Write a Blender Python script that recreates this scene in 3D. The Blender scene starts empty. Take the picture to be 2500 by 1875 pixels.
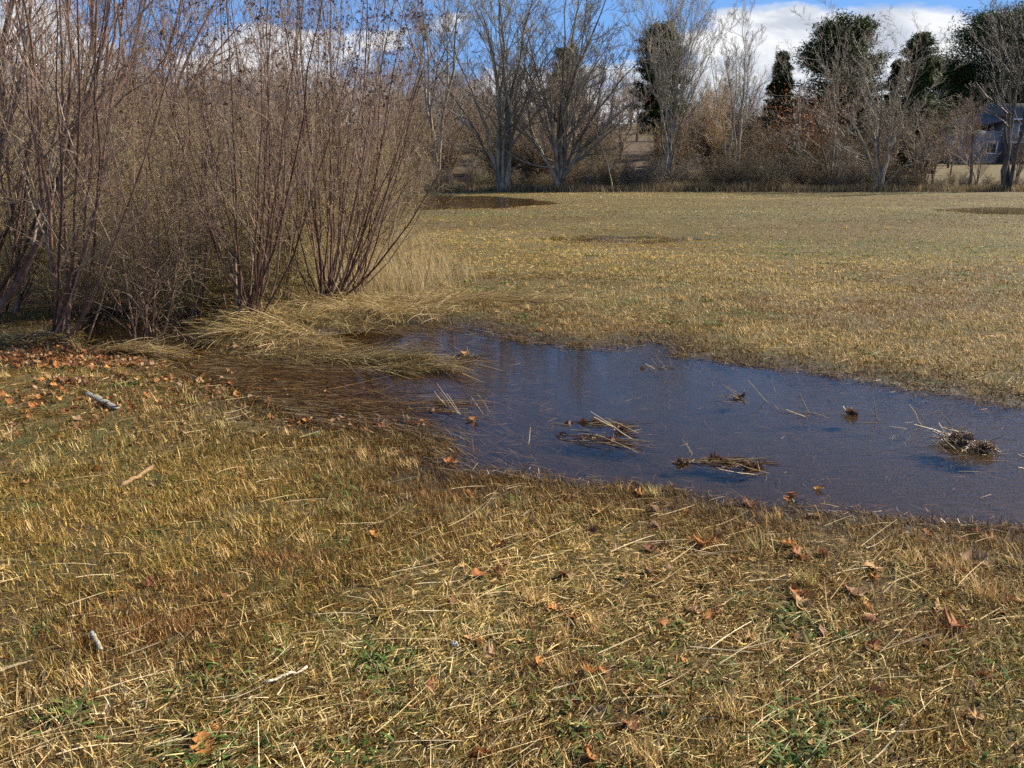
import bpy, math
import numpy as np
from math import radians as R, sin, cos, tan, atan, pi

sc = bpy.context.scene
COL = sc.collection
# ------------------------------------------------------------------ camera
CAMH = 1.6
F = 1944.0                       # focal length in photo pixels (2500 wide)
HORIZ = 395.0
TH = atan((937.5 - HORIZ) / F)
cam = bpy.data.cameras.new('camera'); cam.sensor_width = 36; cam.lens = F / 2500 * 36
cam.clip_start = 0.05; cam.clip_end = 3000
camo = bpy.data.objects.new('camera', cam); COL.objects.link(camo)
camo.location = (0, 0, CAMH); camo.rotation_euler = (pi / 2 - TH, 0, 0)
sc.camera = camo
# ------------------------------------------------------------------ light
SUN_AZ, SUN_EL = R(68), R(34)
world = bpy.data.worlds.new("World"); sc.world = world; world.use_nodes = True
sun = bpy.data.lights.new('sun', 'SUN'); sun.energy = 5.0; sun.angle = R(0.53); sun.color = (1.0, 0.92, 0.78)
suno = bpy.data.objects.new('sun', sun); COL.objects.link(suno)
suno.rotation_euler = (pi / 2 - SUN_EL, 0, -SUN_AZ + pi)
sc.view_settings.view_transform = 'Standard'; sc.view_settings.look = 'None'
sc.view_settings.exposure = 1.15; sc.view_settings.gamma = 1.0
sc.cycles.max_bounces = 6; sc.cycles.diffuse_bounces = 3; sc.cycles.glossy_bounces = 3
sc.cycles.transmission_bounces = 3; sc.cycles.transparent_max_bounces = 8
sc.cycles.use_denoising = False
sc.cycles.caustics_reflective = False; sc.cycles.caustics_refractive = False


class NT:
    def __init__(s, nt): s.nt = nt
    def n(s, t, **k):
        nd = s.nt.nodes.new(t)
        for a, b in k.items():
            if a.startswith('i_'):
                key = a[2:]
                nd.inputs[int(key) if key.isdigit() else key.replace('_', ' ')].default_value = b
            else: setattr(nd, a, b)
        return nd
    def l(s, a, b): s.nt.links.new(a, b)
    def math(s, op, a, b=None, c=None, clamp=False):
        nd = s.nt.nodes.new('ShaderNodeMath'); nd.operation = op; nd.use_clamp = clamp
        for i, v in enumerate((a, b, c)):
            if v is None: continue
            if isinstance(v, (int, float)): nd.inputs[i].default_value = v
            else: s.l(v, nd.inputs[i])
        return nd.outputs[0]
    def mix(s, fac, a, b, mode='MIX'):
        nd = s.nt.nodes.new('ShaderNodeMix'); nd.data_type = 'RGBA'; nd.blend_type = mode
        for i, v in ((0, fac), (6, a), (7, b)):
            if isinstance(v, (int, float)): nd.inputs[i].default_value = v
            elif isinstance(v, tuple): nd.inputs[i].default_value = (*v, 1)
            else: s.l(v, nd.inputs[i])
        return nd.outputs[2]
    def step(s, x, a, b):
        nd = s.nt.nodes.new('ShaderNodeMapRange'); nd.interpolation_type = 'SMOOTHSTEP'
        s.l(x, nd.inputs[0]); nd.inputs[1].default_value = a; nd.inputs[2].default_value = b
        return nd.outputs[0]
    def noise(s, vec, scale, detail=4, rough=0.55, dist=0):
        nd = s.n('ShaderNodeTexNoise'); nd.inputs['Scale'].default_value = scale
        nd.inputs['Detail'].default_value = detail; nd.inputs['Roughness'].default_value = rough
        nd.inputs['Distortion'].default_value = dist
        if vec is not None: s.l(vec, nd.inputs['Vector'])
        return nd.outputs[0]


# sky: physical sky plus procedural clouds laid out by compass direction and elevation
w = NT(world.node_tree); world.node_tree.nodes.clear()
sky = w.n('ShaderNodeTexSky', sky_type='NISHITA', sun_disc=False)
sky.sun_elevation = SUN_EL; sky.sun_rotation = SUN_AZ
sky.air_density = 1.0; sky.dust_density = 0.3; sky.ozone_density = 2.5; sky.altitude = 200
tc = w.n('ShaderNodeTexCoord')
sep = w.n('ShaderNodeSeparateXYZ'); w.l(tc.outputs['Generated'], sep.inputs[0])
X, Y, Z = sep.outputs
hs = w.n('ShaderNodeHueSaturation'); hs.inputs['Saturation'].default_value = 1.1; hs.inputs['Value'].default_value = 1.0
w.l(sky.outputs[0], hs.inputs['Color'])
blue = w.mix(w.math('MULTIPLY', w.math('SUBTRACT', 1.0, w.step(Z, 0.2, 0.95)), 0.8), hs.outputs[0], (1.7, 4.0, 8.8))
blue = w.mix(w.math('MULTIPLY', w.math('SUBTRACT', 1.0, w.step(Z, 0.0, 0.12)), 0.35), blue, (4.8, 6.6, 9.4))
mp = w.n('ShaderNodeMapping'); mp.inputs['Scale'].default_value = (1, 1, 2.6); mp.inputs['Location'].default_value = (0.35, 0.1, 0.12)
w.l(tc.outputs['Generated'], mp.inputs[0])
n1 = w.noise(mp.outputs[0], 5.5, 7, 0.55, 0.2)
n2 = w.noise(mp.outputs[0], 17, 5, 0.6, 0.1)
az = w.math('ARCTAN2', X, Y)
# threshold: more cloud low down and towards the right, hardly any higher up
low = w.math('SUBTRACT', 1.0, w.step(Z, 0.10, 0.22))
right = w.step(az, 0.10, 0.38)
edge = w.math('SUBTRACT', 0.52, w.math('MULTIPLY', low, 0.07))
edge = w.math('SUBTRACT', edge, w.math('MULTIPLY', w.math('MULTIPLY', right, w.math('SUBTRACT', 1.0, w.step(Z, 0.14, 0.19))), 0.13))
edge = w.math('ADD', edge, w.math('MULTIPLY', w.step(Z, 0.13, 0.2), 0.25))
edge = w.math('SUBTRACT', edge, w.math('MULTIPLY', w.math('SUBTRACT', 1.0, w.step(Z, 0.03, 0.11)), 0.07))
cl = w.math('ADD', n1, w.math('MULTIPLY', w.math('SUBTRACT', n2, 0.5), 0.12))
cf = w.math('DIVIDE', w.math('SUBTRACT', cl, edge), 0.09, clamp=True)
body = w.step(w.noise(mp.outputs[0], 9, 5, 0.55, 0.5), 0.40, 0.66)
ccol = w.mix(body, (9.4, 9.5, 9.7), (5.4, 5.9, 6.8))
fin = w.mix(cf, blue, ccol)
bg = w.n('ShaderNodeBackground'); bg.inputs[1].default_value = 0.05
w.l(fin, bg.inputs[0])
wo = w.n('ShaderNodeOutputWorld'); w.l(bg.outputs[0], wo.inputs[0])


# ------------------------------------------------------------------ geometry helpers
def ray(px, py):
    dx = (px - 1250) / F; dy = (937.5 - py) / F
    return np.array([dx, cos(TH) + dy * sin(TH), -sin(TH) + dy * cos(TH)])
def at(px, py, z=0.0):
    """ground point (x, y) that the photo pixel looks at"""
    d = ray(px, py); t = (z - CAMH) / d[2]
    return np.array([d[0] * t, d[1] * t])
def atY(px, py, y):
    """point (x, y, z) at depth y along the pixel's ray"""
    d = ray(px, py); t = y / d[1]
    return np.array([d[0] * t, y, CAMH + d[2] * t])

_rng0 = np.random.default_rng(5)
_tab = _rng0.random((256, 256))
def vnoise(x, y):
    xi = np.floor(x).astype(int); yi = np.floor(y).astype(int)
    fx = x - xi; fy = y - yi; fx = fx * fx * (3 - 2 * fx); fy = fy * fy * (3 - 2 * fy)
    g = lambda a, b: _tab[a & 255, b & 255]
    return (g(xi, yi) * (1 - fx) + g(xi + 1, yi) * fx) * (1 - fy) + (g(xi, yi + 1) * (1 - fx) + g(xi + 1, yi + 1) * fx) * fy
def fbm(x, y, o=4, s=1.0):
    v = 0; a = 1; t = 0
    for i in range(o):
        v = v + a * vnoise(x * s + 17.3 * i, y * s + 5.1 * i); t += a; a *= 0.5; s *= 2.03
    return v / t
def sstep(x, a, b):
    t = np.clip((x - a) / (b - a), 0, 1); return t * t * (3 - 2 * t)

def poly(pts): return np.array([at(*p) for p in pts])
POND = poly([(450, 868), (560, 885), (700, 893), (860, 880), (930, 845), (900, 815), (960, 797), (1040, 800), (1130, 795), (1200, 815), (1270, 838),
             (1400, 852), (1500, 858), (1590, 842), (1620, 872), (1750, 884), (1900, 908), (2060, 932), (2200, 957), (2350, 980), (2520, 1010),
             (2760, 1050), (2900, 1360), (2520, 1292), (2350, 1276), (2250, 1262), (2100, 1246), (1950, 1238), (1800, 1226), (1650, 1198), (1500, 1183), (1400, 1168),
             (1280, 1150), (1180, 1156), (1095, 1160), (1065, 1130), (1075, 1085), (1000, 1052), (900, 1038), (800, 1030), (720, 1008),
             (650, 975), (560, 935), (500, 908)])
CHAN = poly([(205, 805), (260, 770), (400, 748), (530, 765), (545, 800), (520, 835), (470, 866), (410, 880), (330, 872), (235, 868)])  # ditch water, outline widened so its black stands in for the hollow's shade
POCK = poly([(800, 822), (870, 818), (960, 822), (930, 850), (850, 852), (815, 840)])
FARP = poly([(985, 478), (1150, 478), (1280, 486), (1345, 498), (1200, 508), (1000, 512), (960, 495)])
MIDP = poly([(1320, 581), (1450, 577), (1640, 578), (1700, 586), (1560, 592), (1380, 592)])
RGTP = poly([(2300, 512), (2420, 508), (2560, 510), (2560, 524), (2400, 522)])
def sdf(x, y, P):
    """signed distance, negative inside"""
    d = np.full(x.shape, 1e9); ins = np.zeros(x.shape, bool)
    n = len(P)
    for i in range(n):
        a = P[i]; b = P[(i + 1) % n]; e = b - a
        wx = x - a[0]; wy = y - a[1]
        t = np.clip((wx * e[0] + wy * e[1]) / (e @ e), 0, 1)
        d = np.minimum(d, (wx - t * e[0]) ** 2 + (wy - t * e[1]) ** 2)
        c = ((a[1] > y) != (b[1] > y)) & (x < e[0] * (y - a[1]) / (e[1] if abs(e[1]) > 1e-9 else 1e-9) + a[0])
        ins ^= c
    d = np.sqrt(d)
    return np.where(ins, -d, d)
def pond_sd(x, y):
    s = sdf(x, y, POND) - 0.08 + 0.16 * (fbm(x, y, 3, 3.0) - 0.5) + 0.10 * (fbm(x + 9, y, 2, 11.0) - 0.5)
    s2 = np.minimum(sdf(x, y, CHAN), sdf(x, y, POCK)) + 0.05 * (fbm(x, y, 2, 9.0) - 0.5)
    return s, s2
def hill(x, y):
    sl = 0.088 - 0.036 * sstep(x, 18, 34)
    h = sl * np.clip(y - 46, 0, 85) + np.clip((y - 60) / 60, 0, 1) * 1.6 * (fbm(x, y, 3, .03) - .5)
    pad = sstep(x, 30, 38)
    return h * (1 - pad) + pad * np.minimum(h, 2.05)
MOUNDS = [(*at(610, 805), 0.45, 0.09), (*at(800, 762), 0.5, 0.07), (*at(700, 800), 0.6, 0.06), (*at(350, 872), 0.28, 0.06), (*at(150, 850), 0.6, 0.06),
          (*at(930, 790), 0.5, 0.07), (*at(1160, 748), 0.5, 0.04)]
def height(x, y, fine=True):
    x = np.asarray(x, float); y = np.asarray(y, float)
    z = 0.018 + 0.03 * fbm(x, y, 3, 0.35) + hill(x, y)
    if fine: z = z + 0.03 * (fbm(x, y, 3, 2.2) - 0.35) + 0.014 * (fbm(x, y, 2, 14) - 0.5)
    for mx, my, r, h in MOUNDS:
        z = z + h * np.exp(-(((x - mx) / r) ** 2 + ((y - my) / (r * 0.6)) ** 2))
    s, s2 = pond_sd(x, y)
    # bed: shallow and grassy to the left, deeper on the right
    dmax = 0.035 + 0.05 * sstep(x, -0.9, 0.9)
    bed = -dmax * (1 - np.exp(-np.clip(-s, 0, 9) / 0.35)) - 0.002
    nf = 0.012 * (fbm(x, y, 3, 9) - 0.45)
    k = sstep(s, -0.02, 0.45)
    z = np.where(s < 0.45, (bed + nf) * (1 - k) + z * k, z)
    k = sstep(s2, -0.02, 0.12)
    z = np.where(s2 < 0.12, (-0.07) * (1 - k) + z * k, z)
    for P, dd, m in ((FARP, 0.03, 1.2), (MIDP, 0.006, 0.8), (RGTP, 0.02, 1.2)):
        c = P.mean(0); rr = np.abs(P - c).max()
        near = (np.abs(x - c[0]) < rr + 3) & (np.abs(y - c[1]) < rr + 3)
        if near.any():
            sp = np.full(x.shape, 9.0)
            sp[near] = sdf(x[near], y[near], P) + 0.9 * (fbm(x[near], y[near], 3, 0.8) - 0.5)
            k = sstep(sp, -0.1, m)
            z = np.where(sp < m, (-dd + 0.03 * (fbm(x, y, 2, 2.5) - 0.5)) * (1 - k) + z * k, z)
    return z

def mesh_np(name, V, faces_n, F_, mat, col=None, smooth=False, parent=None):
    """V (n,3), F_ flat loop vertex indices, faces_n number of corners per face (int or array)"""
    me = bpy.data.meshes.new(name)
    V = np.ascontiguousarray(V, dtype=np.float32); F_ = np.ascontiguousarray(F_, dtype=np.int32).ravel()
    me.vertices.add(len(V)); me.vertices.foreach_set('co', V.ravel())
    me.loops.add(len(F_)); me.loops.foreach_set('vertex_index', F_)
    if np.isscalar(faces_n):
        nf = len(F_) // faces_n; ls = np.arange(nf, dtype=np.int32) * faces_n
    else:
        faces_n = np.asarray(faces_n); nf = len(faces_n)
        ls = np.concatenate([[0], np.cumsum(faces_n)[:-1]]).astype(np.int32)
    me.polygons.add(nf); me.polygons.foreach_set('loop_start', ls)
    if smooth: me.polygons.foreach_set('use_smooth', np.ones(nf, bool))
    me.update(calc_edges=True)
    if col is not None:
        dom = 'FACE' if len(col) == nf else 'POINT'
        a = me.attributes.new('bcol', 'FLOAT_COLOR', dom)
        c4 = np.ones((len(col), 4), np.float32); c4[:, :3] = col
        a.data.foreach_set('color', c4.ravel())
    if mat: me.materials.append(mat)
    o = bpy.data.objects.new(name, me); COL.objects.link(o)
    if parent: o.parent = parent
    return o
def tag(o, label=None, cat=None, group=None, kind=None):
    if label: o['label'] = label
    if cat: o['category'] = cat
    if group: o['group'] = group
    if kind: o['kind'] = kind
    return o
def empty(name, loc, label, cat, group=None):
    o = bpy.data.objects.new(name, None); COL.objects.link(o); o.location = loc; o.empty_display_size = 0.2
    return tag(o, label, cat, group)
def copy_tree(o, parent=None):
    c = o.copy(); COL.objects.link(c)
    if parent: c.parent = parent
    for ch in list(o.children): copy_tree(ch, c)
    return c

def blades(base, az, length, wid, tilt, bend, col, segs=3, roll=None, taper=0.25, rng=None):
    """flat ribbons; returns V, F (quads), face colours"""
    N = len(base); K = segs + 1
    s = np.linspace(0, 1, K)[None, :]
    ang = tilt[:, None] + bend[:, None] * s
    ds = (length / segs)[:, None]
    dh = np.cos(ang) * ds; dz = np.sin(ang) * ds
    h = np.concatenate([np.zeros((N, 1)), np.cumsum(dh[:, :-1], 1)], 1)
    z = np.concatenate([np.zeros((N, 1)), np.cumsum(dz[:, :-1], 1)], 1)
    d = np.stack([np.cos(az), np.sin(az), np.zeros(N)], 1)
    P = base[:, None, :] + h[:, :, None] * d[:, None, :]
    P[:, :, 2] += z
    side = np.stack([-np.sin(az), np.cos(az), np.zeros(N)], 1)
    if roll is not None:
        up = np.array([0, 0, 1.0])
        side = side * np.cos(roll)[:, None] + up[None] * np.sin(roll)[:, None]
    wv = (wid[:, None] * (1 - (1 - taper) * s ** 1.5) * 0.5)[:, :, None] * side[:, None, :]
    V = np.empty((N, K, 2, 3)); V[:, :, 0] = P - wv; V[:, :, 1] = P + wv
    b = (np.arange(N) * K * 2)[:, None] + (np.arange(segs) * 2)[None]
    Fq = np.stack([b, b + 1, b + 3, b + 2], 2)
    C = np.repeat(col, segs, 0)
    return V.reshape(-1, 3), Fq.reshape(-1, 4), C
def join(parts):
    Vs, Fs, Cs = [], [], []; off = 0
    for V, Fq, C in parts:
        Vs.append(V); Fs.append(Fq + off); Cs.append(C); off += len(V)
    return np.concatenate(Vs), np.concatenate(Fs), np.concatenate(Cs)

def tubes(P, Rr, S=4, col=None):
    """P (N,K,3), Rr (N,K) -> V, quads, face colours"""
    N, K, _ = P.shape
    T = np.gradient(P, axis=1); T /= np.linalg.norm(T, axis=2, keepdims=True) + 1e-9
    m = T.mean(1); ref = np.where((np.abs(m[:, 2]) > 0.8)[:, None], np.array([[1.0, 0, 0]]), np.array([[0, 0, 1.0]]))
    A = np.cross(T, ref[:, None, :]); A /= np.linalg.norm(A, axis=2, keepdims=True) + 1e-9
    B = np.cross(T, A)
    th = np.arange(S) * 2 * pi / S
    V = P[:, :, None, :] + Rr[:, :, None, None] * (np.cos(th)[None, None, :, None] * A[:, :, None, :] + np.sin(th)[None, None, :, None] * B[:, :, None, :])
    b = (np.arange(N) * K * S)[:, None, None] + (np.arange(K - 1) * S)[None, :, None]
    j = np.arange(S); j2 = (j + 1) % S
    Fq = np.stack([b + j, b + j2, b + S + j2, b + S + j], 3)
    C = None
    if col is not None: C = np.repeat(col, (K - 1) * S, 0)
    return V.reshape(-1, 3), Fq.reshape(-1, 4), C

def unit(v): return v / (np.linalg.norm(v, axis=-1, keepdims=True) + 1e-9)
def grow(rng, start, dirn, length, rad, K, wander, trop, tip=0.35):
    """N branches at once, K points each"""
    N = len(start); P = np.empty((N, K, 3)); P[:, 0] = start; d = unit(dirn)
    st = (length / (K - 1))[:, None]
    for k in range(1, K):
        d = unit(d + rng.normal(0, wander, (N, 3)) + np.array([0, 0, trop]))
        P[:, k] = P[:, k - 1] + d * st
    s = np.linspace(0, 1, K)[None]
    return P, rad[:, None] * (1 - (1 - tip) * s)
def spawn(rng, P, Rr, m, t0, t1, ang, lenf, radf, minr=0.0, short=0.5):
    N, K, _ = P.shape
    L = np.linalg.norm(np.diff(P, axis=1), axis=2).sum(1)
    t = t0 + (t1 - t0) * (np.arange(m)[None] + rng.random((N, m))) / m
    f = t * (K - 1); i = np.clip(f.astype(int), 0, K - 2); fr = (f - i)[..., None]
    idx = np.arange(N)[:, None]
    p = P[idx, i] * (1 - fr) + P[idx, i + 1] * fr
    r = Rr[idx, i] * (1 - fr[..., 0]) + Rr[idx, i + 1] * fr[..., 0]
    T = unit(P[idx, i + 1] - P[idx, i])
    q = unit(np.cross(T, rng.normal(0, 1, (N, m, 3))))
    a = rng.uniform(ang[0], ang[1], (N, m))[..., None]
    d = T * np.cos(a) + q * np.sin(a)
    l = L[:, None] * lenf * (1 - short * t) * rng.uniform(0.6, 1.25, (N, m))
    rr = np.maximum(r * radf * rng.uniform(0.75, 1.1, (N, m)), minr)
    return p.reshape(-1, 3), d.reshape(-1, 3), l.ravel(), rr.ravel()
def cols(rng, N, cs, w_=None, var=0.18):
    cs = np.array(cs); i = rng.choice(len(cs), N, p=w_)
    return cs[i] * rng.uniform(1 - var, 1 + var, (N, 1))

def woody(rng, mains, mainr, levels, colors, S0=6):
    """mains: (N,K,3) stem polylines, mainr (N,K). returns list of stem tubes and joined crown"""
    P, Rr = mains, mainr; crown = []; allP = []
    for L in levels:
        p, d, l, r = spawn(rng, P, Rr, L['m'], L.get('t0', .25), L.get('t1', 1), L['ang'], L['len'], L['rad'], L.get('minr', 0.001), L.get('short', .5))
        P0, R0 = P, Rr
        P, Rr = grow(rng, p, d, l, r, L.get('K', 5), L.get('wan', .12), L.get('trop', .06))
        crown.append(tubes(P, Rr, L.get('S', 3), cols(rng, len(P), colors)))
        allP.append(P)
        if L.get('keep'): P = np.concatenate([P0, P]); Rr = np.concatenate([R0, Rr])
    return join(crown), allP

# ------------------------------------------------------------------ materials
def attr_mat(name, rough=0.6, trans=0.0, spec=0.3, noise=0.0, nscale=30, bump=0.0):
    m = bpy.data.materials.new(name); m.use_nodes = True; t = NT(m.node_tree); m.node_tree.nodes.clear()
    a = t.n('ShaderNodeAttribute', attribute_name='bcol')
    c = a.outputs['Color']
    g = t.n('ShaderNodeNewGeometry')
    if noise:
        nz = t.noise(g.outputs['Position'], nscale, 3)
        c = t.mix(noise, c, t.mix(t.step(nz, .3, .7), (0.25, 0.25, 0.25), (1.6, 1.6, 1.6)), 'MULTIPLY')
    p = t.n('ShaderNodeBsdfPrincipled'); p.inputs['Roughness'].default_value = rough
    p.inputs['Specular IOR Level'].default_value = spec
    t.l(c, p.inputs['Base Color'])
    if bump:
        b = t.n('ShaderNodeBump'); b.inputs['Strength'].default_value = bump; b.inputs['Distance'].default_value = 0.01
        t.l(t.noise(g.outputs['Position'], nscale * 2, 3), b.inputs['Height']); t.l(b.outputs[0], p.inputs['Normal'])
    o = t.n('ShaderNodeOutputMaterial')
    if trans:
        tr = t.n('ShaderNodeBsdfTranslucent'); t.l(c, tr.inputs[0])
        mx = t.n('ShaderNodeMixShader'); mx.inputs[0].default_value = trans
        t.l(p.outputs[0], mx.inputs[1]); t.l(tr.outputs[0], mx.inputs[2]); t.l(mx.outputs[0], o.inputs[0])
    else: t.l(p.outputs[0], o.inputs[0])
    return m
M_BLADE = attr_mat('dry_grass_blade', 0.6, 0.25, 0.12)
M_WETBLADE = attr_mat('wet_grass_blade', 0.4, 0.15, 0.3)
M_TWIG = attr_mat('twig_bark', 0.6, 0, 0.15)
M_BARK = attr_mat('stem_bark', 0.7, 0, 0.15, 0.55, 14, 0.5)
M_BARKF = attr_mat('tree_bark', 0.8, 0, 0.08, 0.55, 2.5, 0.0)
M_LEAF = attr_mat('dead_leaf', 0.6, 0.25, 0.12, 0.3, 60)
M_NEEDLE = attr_mat('conifer_needles', 0.6, 0.15, 0.1)
M_WOOD = attr_mat('weathered_wood', 0.75, 0, 0.3, 0.5, 70, 0.6)

def ground_mat():
    m = bpy.data.materials.new('field_soil_and_thatch'); m.use_nodes = True; t = NT(m.node_tree); m.node_tree.nodes.clear()
    g = t.n('ShaderNodeNewGeometry'); pos = g.outputs['Position']
    a = t.n('ShaderNodeAttribute', attribute_name='bcol')   # r: wetness of the soil, g: how far from the mown field
    sp = t.n('ShaderNodeSeparateColor'); t.l(a.outputs['Color'], sp.inputs[0])
    wet, wood = sp.outputs[0], sp.outputs[1]
    n_a = t.noise(pos, 0.35, 5, .6); n_b = t.noise(pos, 2.2, 5, .65); n_c = t.noise(pos, 18, 5, .7); n_d = t.noise(pos, 70, 4, .7)
    straw = t.mix(n_d, (0.05, 0.034, 0.013), (0.22, 0.15, 0.055))
    green = t.mix(n_d, (0.03, 0.035, 0.010), (0.13, 0.125, 0.04))
    brown = t.mix(n_c, (0.05, 0.032, 0.016), (0.16, 0.10, 0.045))
    c = t.mix(t.step(n_b, .38, .62), straw, green)
    c = t.mix(t.step(t.math('ADD', n_c, t.math('MULTIPLY', n_a, .6)), .72, .95), c, brown)
    leaf = t.mix(n_c, (0.045, 0.03, 0.018), (0.13, 0.085, 0.045))
    c = t.mix(wood, c, leaf)
    soil = t.mix(n_c, (0.005, 0.0035, 0.003), (0.022, 0.014, 0.009))
    silt = t.n('ShaderNodeSeparateColor'); t.l(a.outputs['Color'], silt.inputs[0])
    soil = t.mix(t.math('MULTIPLY', silt.outputs[2], t.step(t.noise(pos, 2.6, 6, .75, .2), .48, .75)), soil, (.045, .042, .030))
    c = t.mix(t.math('MULTIPLY', wet, 0.9), c, soil)
    p = t.n('ShaderNodeBsdfPrincipled'); t.l(c, p.inputs['Base Color'])
    t.l(t.math('SUBTRACT', 0.9, t.math('MULTIPLY', wet, 0.35)), p.inputs['Roughness']); p.inputs['Specular IOR Level'].default_value = 0.25
    b = t.n('ShaderNodeBump'); b.inputs['Strength'].default_value = 0.7; b.inputs['Distance'].default_value = 0.03
    t.l(t.math('ADD', n_c, n_d), b.inputs['Height']); t.l(b.outputs[0], p.inputs['Normal'])
    o = t.n('ShaderNodeOutputMaterial'); t.l(p.outputs[0], o.inputs[0]); return m
def water_mat():
    m = bpy.data.materials.new('pond_water'); m.use_nodes = True; t = NT(m.node_tree); m.node_tree.nodes.clear()
    g = t.n('ShaderNodeNewGeometry'); pos = g.outputs['Position']
    mp = t.n('ShaderNodeMapping'); mp.inputs['Rotation'].default_value = (0, 0, R(-25)); mp.inputs['Scale'].default_value = (7, 26, 10)
    t.l(pos, mp.inputs[0])
    rip = t.noise(mp.outputs[0], 1.0, 3, .6, .3)
    sx = t.n('ShaderNodeSeparateXYZ'); t.l(pos, sx.inputs[0])
    amp = t.math('ADD', 0.12, t.math('MULTIPLY', t.step(sx.outputs[0], 0.5, 3.2), 0.6))
    b = t.n('ShaderNodeBump'); b.inputs['Distance'].default_value = 0.006
    t.l(amp, b.inputs['Strength']); t.l(rip, b.inputs['Height'])
    fr = t.n('ShaderNodeFresnel'); t.l(t.math('SUBTRACT', 1.33, t.math('MULTIPLY', g.outputs['Backfacing'], 1.33 - 1 / 1.33)), fr.inputs[0]); t.l(b.outputs[0], fr.inputs[1])
    gl = t.n('ShaderNodeBsdfGlossy'); gl.inputs['Roughness'].default_value = 0.03; t.l(b.outputs[0], gl.inputs['Normal'])
    tr = t.n('ShaderNodeBsdfTransparent'); tr.inputs[0].default_value = (0.72, 0.60, 0.46, 1)
    mx = t.n('ShaderNodeMixShader'); t.l(fr.outputs[0], mx.inputs[0]); t.l(tr.outputs[0], mx.inputs[1]); t.l(gl.outputs[0], mx.inputs[2])
    o = t.n('ShaderNodeOutputMaterial'); t.l(mx.outputs[0], o.inputs[0]); return m
def plain(name, c, rough=0.7, var=0.25, scale=3):
    m = bpy.data.materials.new(name); m.use_nodes = True; t = NT(m.node_tree); m.node_tree.nodes.clear()
    g = t.n('ShaderNodeNewGeometry'); nz = t.noise(g.outputs['Position'], scale, 5, .6)
    c2 = tuple(v * (1 - var) for v in c); c3 = tuple(min(1, v * (1 + var)) for v in c)
    p = t.n('ShaderNodeBsdfPrincipled'); p.inputs['Roughness'].default_value = rough; p.inputs['Specular IOR Level'].default_value = .5 if rough < .5 else .1
    t.l(t.mix(nz, c2, c3), p.inputs['Base Color'])
    o = t.n('ShaderNodeOutputMaterial'); t.l(p.outputs[0], o.inputs[0]); return m

# ------------------------------------------------------------------ ground and water
def make_ground():
    ys = np.concatenate([np.linspace(-6, 1.2, 25)[:-1], 1.2 * (50 / 1.2) ** np.linspace(0, 1, 620), np.geomspace(50.5, 900, 90)])
    us = np.linspace(-1, 1, 560)
    us = np.sign(us) * (0.6 * np.abs(us) + 1.0 * np.abs(us) ** 3)
    Yg = np.repeat(ys[:, None], len(us), 1); Xg = us[None] * (np.abs(Yg) * 1.0 + 2.6)
    x = Xg.ravel(); y = Yg.ravel()
    z = height(x, y)
    s, s2 = pond_sd(x, y); sm = np.minimum(s, s2)
    wet = 1 - sstep(sm, 0.0, 0.5)
    wood = np.maximum(sstep(y + 1.2 * fbm(x, y, 2, .8), 43.4, 44.6) * (1 - sstep(x, 12, 20) * sstep(y, 50, 53)), sstep(-x - 0.28 * y + fbm(x, y, 2, 1), 0.9, 2.6) * sstep(y, 8.2, 9.5))
    col = np.stack([wet, wood, (sm < 0) * 1.0], 1)
    n, m = Xg.shape
    i = (np.arange(n - 1) * m)[:, None] + np.arange(m - 1)[None]
    Fq = np.stack([i, i + 1, i + m + 1, i + m], 2).reshape(-1, 4)
    o = mesh_np('ground', np.stack([x, y, z], 1), 4, Fq, ground_mat(), col, True)
    tag(o, 'mown straw coloured meadow sloping up behind the hedge', 'field', kind='structure')
make_ground()
WM = water_mat()
def water(name, P, label, grow_=1.4, n=90):
    lo = P.min(0) - grow_; hi = P.max(0) + grow_
    x = np.linspace(lo[0], hi[0], n); y = np.linspace(lo[1], hi[1], n)
    Xg, Yg = np.meshgrid(x, y)
    i = (np.arange(n - 1) * n)[:, None] + np.arange(n - 1)[None]
    Fq = np.stack([i, i + 1, i + n + 1, i + n], 2).reshape(-1, 4)
    V = np.stack([Xg.ravel(), Yg.ravel(), 0 * Xg.ravel()], 1)
    # keep only cells near the pool so that the sheet ends under the bank
    c = V[Fq].mean(1); keep = sdf(c[:, 0], c[:, 1], P) < grow_ * 0.9
    o = mesh_np(name, V, 4, Fq[keep], WM, None, True)
    tag(o, label, 'water', kind='structure')
water('pond_water', POND, 'dark blue shallow flood pool across the meadow', 0.42, 160)
water('ditch_water', CHAN, 'black ditch water, widened to stand for shade in the hollow under the shrubs', 0.12, 40)
water('ditch_water', POCK, 'small dark puddle among the flattened sedge', 0.12, 40)
water('puddle_water', FARP, 'long brown puddle far across the field by the bare shrubs', 1.6)
water('puddle_water', MIDP, 'thin grey puddle in the middle of the field', 0.8)
water('puddle_water', RGTP, 'thin puddle at the far right of the field', 1.2)

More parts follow.
